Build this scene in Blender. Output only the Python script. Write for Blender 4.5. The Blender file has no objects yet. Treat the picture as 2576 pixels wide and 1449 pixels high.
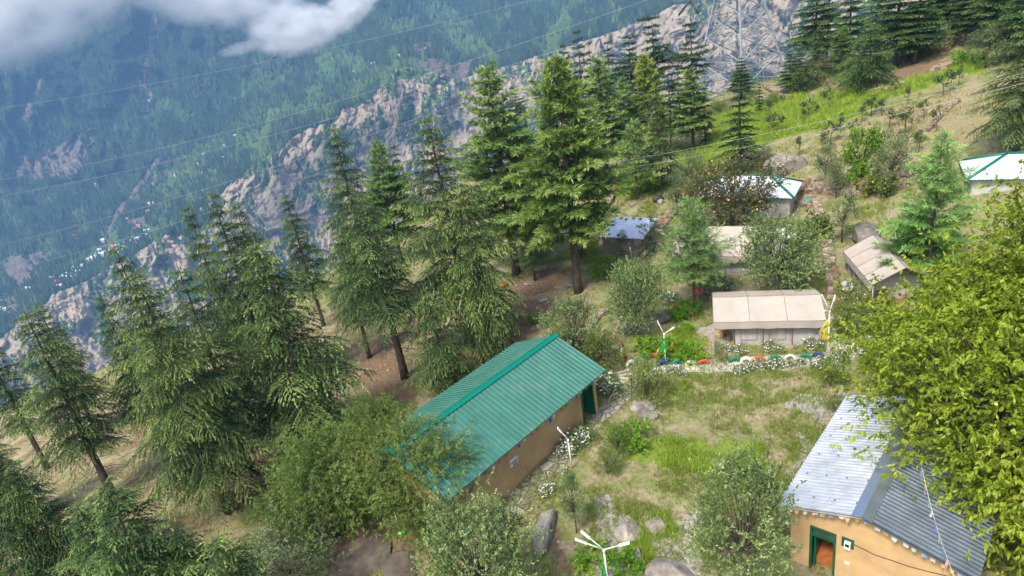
import bpy, math, random
import numpy as np
from mathutils import Vector, Matrix
from mathutils.bvhtree import BVHTree
SC = bpy.context.scene; COL = SC.collection
rnd = random.Random(7); RNG = np.random.default_rng(7)
# ------------------------------------------------------------------ camera, world, sun, exposure
W, H = 2576.0, 1449.0                     # measuring frame of the photograph
F = 24 / 36 * W; TH = math.radians(23.5); RO = math.radians(9.1)
fwd = np.array([0, math.cos(TH), -math.sin(TH)]); rt0 = np.array([1.0, 0, 0]); up0 = np.array([0, math.sin(TH), math.cos(TH)])
cam = bpy.data.cameras.new('camera'); camo = bpy.data.objects.new('camera', cam); COL.objects.link(camo)
cam.lens = 24; cam.sensor_width = 36; cam.clip_start = 0.1; cam.clip_end = 12000
_r = rt0 * math.cos(RO) + up0 * -math.sin(RO) * -1; _r = rt0 * math.cos(RO) - (-up0) * math.sin(RO) * -1 * -1
cx = rt0 * math.cos(RO) - up0 * math.sin(RO)      # image right in world
cy = rt0 * math.sin(RO) + up0 * math.cos(RO)      # image up in world (checked below by ray())
SKY_STRENGTH = 0.12; SUN_EL = math.radians(54); SUN_AZ = math.radians(-140)   # azimuth clockwise from +Y
wd = bpy.data.worlds.new("World"); SC.world = wd; wd.use_nodes = True
_nt = wd.node_tree; _bg = _nt.nodes['Background']; _sk = _nt.nodes.new('ShaderNodeTexSky'); _sk.sky_type = 'NISHITA'
_sk.sun_disc = False; _sk.sun_elevation = SUN_EL; _sk.sun_rotation = SUN_AZ; _sk.dust_density = 4.0; _sk.air_density = 1.0; _sk.ozone_density = 0.6
_nt.links.new(_sk.outputs[0], _bg.inputs[0]); _bg.inputs[1].default_value = SKY_STRENGTH
sl = bpy.data.lights.new('sun', 'SUN'); slo = bpy.data.objects.new('sun', sl); COL.objects.link(slo)
sl.energy = 2.4; sl.angle = math.radians(11); sl.color = (1.0, 0.95, 0.86)
slo.rotation_euler = Vector((math.sin(SUN_AZ) * math.cos(SUN_EL), math.cos(SUN_AZ) * math.cos(SUN_EL), math.sin(SUN_EL))).to_track_quat('Z', 'Y').to_euler()
SC.view_settings.view_transform = 'Standard'; SC.view_settings.look = 'None'; SC.view_settings.gamma = 1.0
SC.view_settings.exposure = 1.2
SC.render.engine = 'CYCLES'
SC.cycles.use_denoising = True
SC.cycles.max_bounces = 8; SC.cycles.diffuse_bounces = 3; SC.cycles.glossy_bounces = 2; SC.cycles.transmission_bounces = 3
SC.cycles.volume_bounces = 5; SC.cycles.transparent_max_bounces = 8
SC.cycles.volume_step_rate = 1.0; SC.cycles.volume_max_steps = 96

def ray(px, py):
    dx, dy = px - W / 2, py - H / 2
    c, s = math.cos(RO), math.sin(RO)
    d = F * fwd + (dx * c - dy * s) * rt0 - (dx * s + dy * c) * up0
    return d / np.linalg.norm(d)
def proj(P):
    P = np.asarray(P, float); z = P @ fwd; x = F * (P @ rt0) / z; y = -F * (P @ up0) / z
    c, s = math.cos(RO), math.sin(RO)
    return W / 2 + x * c + y * s, H / 2 - x * s + y * c
def atz(px, py, z):
    d = ray(px, py); return d * (z / d[2])
def atd(px, py, D):
    d = ray(px, py); return d * (D / math.hypot(d[0], d[1]))
# camera rotation: columns right, up, -forward ; image right = direction of increasing px
R_ = ray(W / 2 + 500, H / 2) / (ray(W / 2 + 500, H / 2) @ fwd) - fwd; R_ /= np.linalg.norm(R_)
U_ = np.cross(R_, fwd)
camo.matrix_world = Matrix(((R_[0], U_[0], -fwd[0], 0), (R_[1], U_[1], -fwd[1], 0), (R_[2], U_[2], -fwd[2], 0), (0, 0, 0, 1)))
SC.camera = camo

# ------------------------------------------------------------------ noise
_T = np.random.default_rng(3).random(4096)
def vn(x, y, seed=0):
    x = np.asarray(x, float); y = np.asarray(y, float)
    xi = np.floor(x).astype(np.int64); yi = np.floor(y).astype(np.int64); xf = x - xi; yf = y - yi
    xf = xf * xf * (3 - 2 * xf); yf = yf * yf * (3 - 2 * yf)
    def h(a, b): return _T[((a * 7385609) ^ (b * 1934971) ^ (seed * 8349279)) & 4095]
    return (h(xi, yi) * (1 - xf) + h(xi + 1, yi) * xf) * (1 - yf) + (h(xi, yi + 1) * (1 - xf) + h(xi + 1, yi + 1) * xf) * yf
def fbm(x, y, seed=0, o=4, g=0.5):
    a = 1.0; s = 0; t = 0
    for i in range(o):
        s = s + a * vn(np.asarray(x) * 2 ** i + i * 17.3, np.asarray(y) * 2 ** i + i * 9.1, seed + i); t += a; a *= g
    return s / t

# ------------------------------------------------------------------ materials
def _node(nt, t, **kw):
    n = nt.nodes.new(t)
    for k, v in kw.items(): setattr(n, k, v)
    return n
def mixc(nt, fac, a, b, mode='MIX'):
    n = _node(nt, 'ShaderNodeMix', data_type='RGBA', blend_type=mode)
    for idx, v in ((0, fac), (6, a), (7, b)):
        if isinstance(v, bpy.types.NodeSocket): nt.links.new(v, n.inputs[idx])
        elif idx == 0: n.inputs[0].default_value = v
        else: n.inputs[idx].default_value = (*v[:3], 1)
    return n.outputs[2]
def math_(nt, op, a, b=0.0, clamp=False):
    n = _node(nt, 'ShaderNodeMath', operation=op, use_clamp=clamp)
    for i, v in enumerate((a, b)):
        if isinstance(v, bpy.types.NodeSocket): nt.links.new(v, n.inputs[i])
        else: n.inputs[i].default_value = v
    return n.outputs[0]
def ramp(nt, src, stops):
    n = _node(nt, 'ShaderNodeValToRGB'); e = n.color_ramp.elements
    while len(e) < len(stops): e.new(0.5)
    for el, (p, c) in zip(e, stops): el.position = p; el.color = (*c, 1) if len(c) == 3 else c
    nt.links.new(src, n.inputs[0]); return n.outputs[0]
def noise(nt, scale, detail=4, rough=0.55, coord='Object', vec=None):
    if vec is None: vec = _node(nt, 'ShaderNodeTexCoord').outputs[coord]
    n = _node(nt, 'ShaderNodeTexNoise'); n.inputs['Scale'].default_value = scale; n.inputs['Detail'].default_value = detail; n.inputs['Roughness'].default_value = rough
    nt.links.new(vec, n.inputs['Vector']); return n.outputs[0]
def stretched(nt, sx, sy, sz, coord='Object'):
    m = _node(nt, 'ShaderNodeMapping'); m.inputs['Scale'].default_value = (sx, sy, sz)
    nt.links.new(_node(nt, 'ShaderNodeTexCoord').outputs[coord], m.inputs[0]); return m.outputs[0]
def newmat(name):
    m = bpy.data.materials.new(name); m.use_nodes = True; nt = m.node_tree; return m, nt, nt.nodes['Principled BSDF']
def bump(nt, src, strength=0.3, dist=0.02):
    b = _node(nt, 'ShaderNodeBump'); b.inputs['Strength'].default_value = strength; b.inputs['Distance'].default_value = dist
    nt.links.new(src, b.inputs['Height']); return b.outputs[0]
_mats = {}
def M(name, col, rough=0.7, metal=0.0, var=0.25, scale=3.0, bmp=0.15, spec=0.3, dirt=None):
    """plain surface with mottling"""
    if name in _mats: return _mats[name]
    m, nt, p = newmat(name)
    n = noise(nt, scale, 6, 0.6)
    lo = tuple(c * (1 - var) for c in col); hi = tuple(min(1, c * (1 + var)) for c in col)
    c = ramp(nt, n, [(0.3, lo), (0.7, hi)])
    if dirt: c = mixc(nt, math_(nt, 'MULTIPLY', ramp(nt, noise(nt, scale * 0.35, 5, 0.65), [(0.5, (0, 0, 0)), (0.72, (1, 1, 1))]), 0.6), c, dirt)
    nt.links.new(c, p.inputs['Base Color']); p.inputs['Roughness'].default_value = rough; p.inputs['Metallic'].default_value = metal
    p.inputs['Specular IOR Level'].default_value = spec
    nt.links.new(bump(nt, noise(nt, scale * 6, 4), bmp), p.inputs['Normal'])
    _mats[name] = m; return m
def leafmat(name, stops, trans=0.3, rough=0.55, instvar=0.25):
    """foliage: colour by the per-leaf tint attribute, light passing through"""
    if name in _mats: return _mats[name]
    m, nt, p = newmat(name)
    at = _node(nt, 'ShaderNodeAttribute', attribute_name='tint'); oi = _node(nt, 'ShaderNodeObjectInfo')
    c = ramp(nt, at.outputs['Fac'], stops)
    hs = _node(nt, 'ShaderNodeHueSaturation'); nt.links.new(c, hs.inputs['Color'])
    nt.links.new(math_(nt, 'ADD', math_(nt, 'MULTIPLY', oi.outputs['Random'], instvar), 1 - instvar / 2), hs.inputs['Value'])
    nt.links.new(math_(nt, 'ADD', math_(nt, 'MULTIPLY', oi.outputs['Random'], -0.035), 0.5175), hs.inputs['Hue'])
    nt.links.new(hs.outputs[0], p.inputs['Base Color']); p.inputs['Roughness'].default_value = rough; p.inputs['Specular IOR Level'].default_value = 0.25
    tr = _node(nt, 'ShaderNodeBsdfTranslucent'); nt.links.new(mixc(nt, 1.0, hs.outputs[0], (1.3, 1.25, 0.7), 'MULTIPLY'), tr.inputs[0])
    mx = _node(nt, 'ShaderNodeMixShader'); mx.inputs[0].default_value = trans
    nt.links.new(p.outputs[0], mx.inputs[1]); nt.links.new(tr.outputs[0], mx.inputs[2])
    nt.links.new(mx.outputs[0], nt.nodes['Material Output'].inputs[0])
    _mats[name] = m; return m

# ------------------------------------------------------------------ object helpers
def tag(o, label=None, cat=None, group=None, kind=None):
    if label: o['label'] = label
    if cat: o['category'] = cat
    if group: o['group'] = group
    if kind: o['kind'] = kind
    return o
def thing(name, label, cat, loc=(0, 0, 0), rotz=0.0, group=None):
    o = bpy.data.objects.new(name, None); COL.objects.link(o); o.location = loc; o.rotation_euler = (0, 0, rotz)
    o.empty_display_size = 0.2
    return tag(o, label, cat, group)
def npmesh(name, V, Fc, mats, parent=None, tint=None, smooth=False, midx=None, loc=None):
    """Fc: (n,k) int array, all faces of k corners"""
    V = np.asarray(V, np.float32); Fc = np.asarray(Fc, np.int32)
    me = bpy.data.meshes.new(name); n, k = Fc.shape
    me.vertices.add(len(V)); me.vertices.foreach_set('co', V.ravel())
    me.loops.add(n * k); me.loops.foreach_set('vertex_index', Fc.ravel())
    me.polygons.add(n); me.polygons.foreach_set('loop_start', np.arange(0, n * k, k, dtype=np.int32))
    try: me.polygons.foreach_set('loop_total', np.full(n, k, np.int32))
    except Exception: pass
    if smooth: me.polygons.foreach_set('use_smooth', np.ones(n, bool))
    if midx is not None: me.polygons.foreach_set('material_index', np.asarray(midx, np.int32))
    if tint is not None:
        a = me.attributes.new('tint', 'FLOAT', 'POINT'); a.data.foreach_set('value', np.asarray(tint, np.float32))
    me.update(calc_edges=True)
    for m in (mats if isinstance(mats, (list, tuple)) else [mats]): me.materials.append(m)
    o = bpy.data.objects.new(name, me); COL.objects.link(o)
    if parent: o.parent = parent
    if loc is not None: o.location = loc
    return o
class B:
    """collects faces for ONE mesh"""
    def __init__(s): s.v = []; s.f = []; s.m = []; s.s = []
    def add(s, vs, fs, mi=0, sm=False):
        o = len(s.v); s.v += [tuple(map(float, p)) for p in vs]
        for f in fs: s.f.append([o + i for i in f]); s.m.append(mi); s.s.append(sm)
        return s
    def box(s, c, size, az=0.0, mi=0, tilt=None):
        hx, hy, hz = [q / 2 for q in size]; ca, sa = math.cos(az), math.sin(az); out = []
        Mx = tilt if tilt is not None else None
        for z in (-hz, hz):
            for y in (-hy, hy):
                for x in (-hx, hx):
                    p = Vector((x, y, z))
                    if Mx is not None: p = Mx @ p
                    out.append((c[0] + p.x * ca - p.y * sa, c[1] + p.x * sa + p.y * ca, c[2] + p.z))
        return s.add(out, [(0, 2, 3, 1), (4, 5, 7, 6), (0, 1, 5, 4), (2, 6, 7, 3), (0, 4, 6, 2), (1, 3, 7, 5)], mi)
    def hexa(s, b4, t4, mi=0):
        return s.add(list(b4) + list(t4), [(3, 2, 1, 0), (4, 5, 6, 7), (0, 1, 5, 4), (1, 2, 6, 5), (2, 3, 7, 6), (3, 0, 4, 7)], mi)
    def slab(s, q, th, mi=0):
        """quad q extruded by th along its normal"""
        q = [Vector(p) for p in q]; n = (q[1] - q[0]).cross(q[2] - q[0]).normalized() * th
        return s.hexa(q, [p + n for p in q], mi)
    def tube(s, pts, r, n=6, mi=0, cap=True, sm=True):
        pts = [Vector(p) for p in pts]; k = len(pts); rr = r if isinstance(r, (list, tuple)) else [r] * k
        vs = []; ref = None
        for i, p in enumerate(pts):
            t = (pts[min(i + 1, k - 1)] - pts[max(i - 1, 0)]).normalized()
            if ref is None: ref = t.orthogonal().normalized()
            ref = (ref - t * ref.dot(t)); ref = ref.normalized() if ref.length > 1e-6 else t.orthogonal().normalized()
            b = t.cross(ref)
            for j in range(n):
                a = 2 * math.pi * j / n; vs.append(p + (ref * math.cos(a) + b * math.sin(a)) * rr[i])
        fs = [(i * n + j, i * n + (j + 1) % n, (i + 1) * n + (j + 1) % n, (i + 1) * n + j) for i in range(k - 1) for j in range(n)]
        if cap: fs += [tuple(range(n - 1, -1, -1)), tuple(range((k - 1) * n, k * n))]
        return s.add(vs, fs, mi, sm)
    def obj(s, name, mats, parent=None, origin=None, bevel=0):
        me = bpy.data.meshes.new(name); og = Vector(origin) if origin is not None else Vector((0, 0, 0))
        me.from_pydata([tuple(Vector(p) - og) for p in s.v], [], s.f); me.update()
        me.polygons.foreach_set('material_index', s.m); me.polygons.foreach_set('use_smooth', s.s)
        for m in (mats if isinstance(mats, (list, tuple)) else [mats]): me.materials.append(m)
        o = bpy.data.objects.new(name, me); COL.objects.link(o)
        if parent: o.parent = parent
        if origin is not None: o.location = og
        if bevel:
            md = o.modifiers.new('bevel', 'BEVEL'); md.width = bevel; md.segments = 2; md.limit_method = 'ANGLE'
        return o
def copy_tree(o, parent=None):
    c = o.copy(); COL.objects.link(c); c.parent = parent
    for ch in [k for k in o.children]: copy_tree(ch, c)
    return c

# ------------------------------------------------------------------ near ground
CP = [(1290,1240,-19),(1480,1045,-19),(1650,1420,-19),(2083,915,-19),(1830,875,-18.95),(2060,875,-18.9),(1900,1300,-19.0),(2300,1449,-19),(2120,1000,-19),(1640,1000,-19),
 (2180,760,-18.4),(1515,635,-18.9),(1980,550,-18.2),(1760,780,-18.9),(2115,600,-17.8),(2060,480,-17.4),(1950,240,-16.2),(2050,330,-15.8),(2300,400,-15.0),(2576,380,-14.0),(2350,200,-13.2),(2576,100,-11.5),
 (2050,170,-14.8),(2200,200,-14.2),(1860,300,-17.0),(1700,400,-18.2),(1560,520,-18.9),(2250,600,-17.0),(2500,560,-16.4),
 (575,1290,-21),(640,1190,-21),(280,1240,-22.5),(100,1449,-22),(870,830,-23.2),(1020,950,-20.6),(1190,860,-20.3),(1350,720,-19.9),(1455,735,-19.6),(1455,600,-19.6),
 (0,1100,-27),(300,1000,-25.5),(950,1449,-20),(700,1449,-20.5),(1100,1350,-19.8),(1300,830,-19.7),(1400,640,-19.6)]
_c = np.array([[*atz(a, b, z)[:2], z] for a, b, z in CP] + [(0, -25, -17), (30, -10, -17), (-40, 0, -23), (45, 20, -16), (60, 50, -13), (30, 10, -18.2), (60, 85, -8), (-50, 45, -32)])
def _phi(d): return np.sqrt(d * d + 9.0)
_A = _phi(np.hypot(_c[:, 0][:, None] - _c[:, 0], _c[:, 1][:, None] - _c[:, 1])) - np.eye(len(_c)) * 0.6
_Pm = np.c_[np.ones(len(_c)), _c[:, :2]]
_sol = np.linalg.solve(np.block([[_A, _Pm], [_Pm.T, np.zeros((3, 3))]]), np.r_[_c[:, 2], 0, 0, 0])
_caz = np.radians([-90, 90]); _cd = np.array([900, 900.])
def hgt(x, y):
    x = np.asarray(x, float); y = np.asarray(y, float); sh = x.shape; X = x.ravel(); Y = y.ravel(); z = np.zeros(len(X))
    for i in range(0, len(X), 20000):
        a, b = X[i:i + 20000], Y[i:i + 20000]
        z[i:i + 20000] = _phi(np.hypot(a[:, None] - _c[:, 0], b[:, None] - _c[:, 1])) @ _sol[:-3] + _sol[-3] + _sol[-2] * a + _sol[-1] * b
    z = np.clip(z, -45, 6)
    az = np.arctan2(X, Y); D = np.hypot(X, Y); cd = np.interp(az, _caz, _cd); e = np.maximum(0, D - cd)
    z = z - np.where(e < 20, e * e * 0.022, 8.8 + (e - 20) * 0.9)
    rough = np.clip(D / 60, 0.3, 1)
    z = z + (fbm(X * 0.35, Y * 0.35, 5, 4) - 0.5) * 0.35 * rough + (fbm(X * 0.08, Y * 0.08, 9, 2) - 0.5) * 0.5 * rough
    return z.reshape(sh)
_tt = np.arange(8, 190, 0.15)
def G(px, py, lift=0.0):
    """the ground point the photograph shows at a pixel of the measuring frame"""
    d = ray(px, py); t = _tt; z = hgt(d[0] * t, d[1] * t); k = np.where(d[2] * t < z)[0]
    if len(k) == 0: k = [len(t) - 1]
    i = k[0]; a = d[2] * t[i - 1] - z[i - 1]; b = z[i] - d[2] * t[i]; tt = t[i - 1] + 0.15 * a / (a + b) if a + b > 0 else t[i]
    p = d * tt; return Vector((p[0], p[1], p[2] + lift))
CREST = [(-200,1110),(0,1040),(150,985),(330,925),(600,830),(800,735),(1000,590),(1150,480),(1350,395),(1500,335),(1700,300),(1790,262),(1860,222),(1950,212),(2050,172),(2200,158),(2300,140),(2400,85),(2576,45),(2800,0)]
_q = [G(*p) for p in CREST]; _q = sorted((math.atan2(p.x, p.y), math.hypot(p.x, p.y)) for p in _q)
_caz = np.array([-1.6] + [a for a, d in _q] + [1.6]); _cd = np.array([40] + [min(d, 125) for a, d in _q] + [110]); _cd = _cd.astype(float)
def gz(x, y): return float(hgt(np.array([x]), np.array([y]))[0])
def inpoly(X, Y, poly):
    r = np.zeros(X.shape, bool); n = len(poly)
    for i in range(n):
        x1, y1 = poly[i]; x2, y2 = poly[(i + 1) % n]
        if y1 == y2: continue
        r ^= ((y1 > Y) != (y2 > Y)) & (X < (x2 - x1) * (Y - y1) / (y2 - y1) + x1)
    return r
def gpoly(pts): return [tuple(G(*p)[:2]) for p in pts]
PATCH = {
 'lawn': [[(1470,1110),(1600,1010),(1660,975),(1760,940),(2130,930),(2140,985),(2010,1230),(1900,1330),(1720,1449),(1480,1449),(1470,1300)], [(1560,470),(1690,470),(1640,560),(1540,560)], [(2100,600),(2220,560),(2440,600),(2440,480),(2100,500)],[(1900,560),(2110,540),(2090,700),(2060,740),(1990,740)]],
 'bright': [[(1800,290),(1900,260),(1990,232),(2150,228),(2235,245),(2205,275),(2120,310),(1990,345),(1900,375),(1830,400),(1740,425),(1690,420),(1700,380),(1790,340)], [(2110,215),(2190,240),(2280,205),(2360,180),(2390,150),(2400,190),(2300,235),(2200,250)], [(1550,500),(1560,440),(1640,440),(1690,470),(1640,490)], [(2480,140),(2410,130),(2400,190),(2470,190)],
    [(1440,640),(1500,600),(1520,650),(1500,690)],[(1560,1160),(1700,1100),(1900,1130),(1960,1230),(1880,1230),(1700,1180)],[(1560,1400),(1640,1290),(1700,1330),(1640,1449)],[(1700,830),(1760,830),(1740,880),(1690,880)],[(1600,880),(1740,850),(1780,900),(1620,900)]],
 'soil': [[(1960,245),(2060,235),(2130,215),(2250,180),(2370,145),(2400,160),(2330,195),(2200,232),(2100,240),(1990,250)], [(1270,735),(1300,695),(1380,675),(1450,690),(1430,715),(1340,745)], [(540,1170),(640,1120),(760,1090),(730,1150),(640,1270),(540,1310)], [(930,870),(1000,830),(1020,960),(950,1000),(900,950)], [(860,1320),(1050,1290),(1060,1449),(840,1449)], [(1250,900),(1300,760),(1420,760),(1330,840)],[(1370,1300),(1400,1280),(1420,1449),(1370,1449)],[(1690,760),(1740,750),(1745,800),(1700,800)]],
 'gravel': [[(2000,1010),(2030,990),(2120,985),(2100,1040),(2060,1080),(2020,1060)], [(1765,830),(1800,815),(1840,870),(1830,905),(1790,900)], [(1500,1260),(1560,1240),(1600,1449),(1500,1449)], [(1640,1300),(1760,1280),(1740,1449),(1660,1449)], [(1975,1170),(2000,1100),(2030,1110),(1990,1180)],[(1950,232),(1985,225),(1990,240),(1960,250),(1930,225)]],
 'dry': [[(2230,285),(2420,220),(2576,215),(2576,340),(2330,400),(2080,420),(2000,400),(2120,340)], [(1250,760),(1480,700),(1500,860),(1380,900),(1250,900)]]}
WP = {k: [gpoly(p) for p in v] for k, v in PATCH.items()}
def masks(X, Y):
    jx = (fbm(X * 0.9, Y * 0.9, 21, 3) - 0.5) * 1.6; jy = (fbm(X * 0.9, Y * 0.9, 31, 3) - 0.5) * 1.6
    out = {}
    for k, ps in WP.items():
        m = np.zeros(X.shape)
        for p in ps: m = np.maximum(m, inpoly(X + jx, Y + jy, p))
        out[k] = m.astype(float)
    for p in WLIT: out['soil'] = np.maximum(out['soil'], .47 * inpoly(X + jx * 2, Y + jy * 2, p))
    out['dry'] = out['dry'] * .52
    return out
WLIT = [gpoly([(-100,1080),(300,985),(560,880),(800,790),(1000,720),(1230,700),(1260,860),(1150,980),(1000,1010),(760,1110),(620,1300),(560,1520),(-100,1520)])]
def ground():
    na, nd = 520, 420
    az = np.radians(np.linspace(-75, 68, na)); dd = 5 * (230 / 5) ** (np.linspace(0, 1, nd) ** 0.92)
    A, D = np.meshgrid(az, dd); X = D * np.sin(A); Y = D * np.cos(A); Z = hgt(X, Y)
    V = np.c_[X.ravel(), Y.ravel(), Z.ravel()]
    i = np.arange(nd - 1)[:, None] * na + np.arange(na - 1)[None]; i = i.ravel()
    Fc = np.c_[i, i + 1, i + na + 1, i + na]
    m, nt, p = newmat('ground_soil_and_turf')
    at = _node(nt, 'ShaderNodeVertexColor', layer_name='cover'); sep = _node(nt, 'ShaderNodeSeparateColor'); nt.links.new(at.outputs[0], sep.inputs[0])
    at2 = _node(nt, 'ShaderNodeAttribute', attribute_name='dry')
    n1 = noise(nt, 0.9, 8, 0.62); n2 = noise(nt, 5, 8, 0.65); n3 = noise(nt, 0.25, 5, 0.6)
    soil = ramp(nt, n2, [(0.3, (0.17, 0.13, 0.08)), (0.5, (0.32, 0.26, 0.17)), (0.72, (0.47, 0.40, 0.29))])
    turf = ramp(nt, n2, [(0.3, (0.09, 0.11, 0.03)), (0.6, (0.19, 0.22, 0.065)), (0.8, (0.33, 0.35, 0.13))])
    base = mixc(nt, ramp(nt, math_(nt, 'ADD', math_(nt, 'MULTIPLY', n1, 0.7), math_(nt, 'MULTIPLY', n2, 0.3)), [(0.4, (0, 0, 0)), (0.58, (1, 1, 1))]), soil, turf)
    def sel(s, w=0.55): return ramp(nt, math_(nt, 'ADD', s, math_(nt, 'MULTIPLY', math_(nt, 'SUBTRACT', n1, 0.5), w * 2)), [(0.42, (0, 0, 0)), (0.6, (1, 1, 1))])
    dry = ramp(nt, n2, [(0.3, (0.17, 0.13, 0.07)), (0.5, (0.3, 0.235, 0.13)), (0.75, (0.27, 0.26, 0.1))])
    base = mixc(nt, sel(at2.outputs['Fac']), base, dry)
    base = mixc(nt, sel(sep.outputs[1]), base, ramp(nt, n2, [(0.3, (0.10, 0.15, 0.02)), (0.7, (0.22, 0.29, 0.045))]))
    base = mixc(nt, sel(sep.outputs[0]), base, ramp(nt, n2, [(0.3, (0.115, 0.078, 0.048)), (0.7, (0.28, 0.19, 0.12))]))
    vo = _node(nt, 'ShaderNodeTexVoronoi'); vo.inputs['Scale'].default_value = 9; nt.links.new(_node(nt, 'ShaderNodeTexCoord').outputs['Object'], vo.inputs[0])
    grv = mixc(nt, ramp(nt, n2, [(0.35, (0, 0, 0)), (0.65, (1, 1, 1))]), mixc(nt, 0.08, (0.36, 0.32, 0.26), vo.outputs['Color']), (0.27, 0.23, 0.17))
    hsv = _node(nt, 'ShaderNodeHueSaturation'); hsv.inputs['Saturation'].default_value = 0.6; nt.links.new(grv, hsv.inputs['Color'])
    base = mixc(nt, sel(sep.outputs[2], 0.4), base, hsv.outputs[0])
    nt.links.new(base, p.inputs['Base Color']); p.inputs['Roughness'].default_value = 0.95; p.inputs['Specular IOR Level'].default_value = 0.1
    nt.links.new(bump(nt, math_(nt, 'ADD', n2, n1), 0.6, 0.12), p.inputs['Normal'])
    o = npmesh('ground', V, Fc, m, smooth=True); tag(o, kind='structure')
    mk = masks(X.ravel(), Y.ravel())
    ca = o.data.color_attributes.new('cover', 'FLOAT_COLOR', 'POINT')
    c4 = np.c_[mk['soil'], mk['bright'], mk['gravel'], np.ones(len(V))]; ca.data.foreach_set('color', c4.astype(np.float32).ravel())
    a = o.data.attributes.new('dry', 'FLOAT', 'POINT'); a.data.foreach_set('value', mk['dry'].astype(np.float32))
    return o
GROUND = ground()

# ------------------------------------------------------------------ far valley side
def azel(px, py):
    d = ray(px, py); return math.degrees(math.atan2(d[0], d[1])), math.degrees(math.asin(d[2]))
EDGE = [(-300,1000),(0,850),(70,800),(130,742),(230,700),(330,650),(400,600),(480,540),(560,482),(640,420),(760,335),(840,290),(930,250),(1000,175),(1060,178),(1150,195),(1260,175),(1400,130),(1500,95),(1640,45),(1760,-10),(1900,-70),(2100,-140),(2600,-330),(3200,-500)]
_e = sorted(azel(*p) for p in EDGE); _ea = np.array([p[0] for p in _e]); _ee = np.array([p[1] for p in _e])
def seg_dist(X, Y, pl):
    d = np.full(X.shape, 1e9)
    for (x1, y1), (x2, y2) in zip(pl[:-1], pl[1:]):
        dx, dy = x2 - x1, y2 - y1; t = np.clip(((X - x1) * dx + (Y - y1) * dy) / (dx * dx + dy * dy + 1e-9), 0, 1)
        d = np.minimum(d, np.hypot(X - x1 - t * dx, Y - y1 - t * dy))
    return d
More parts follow.
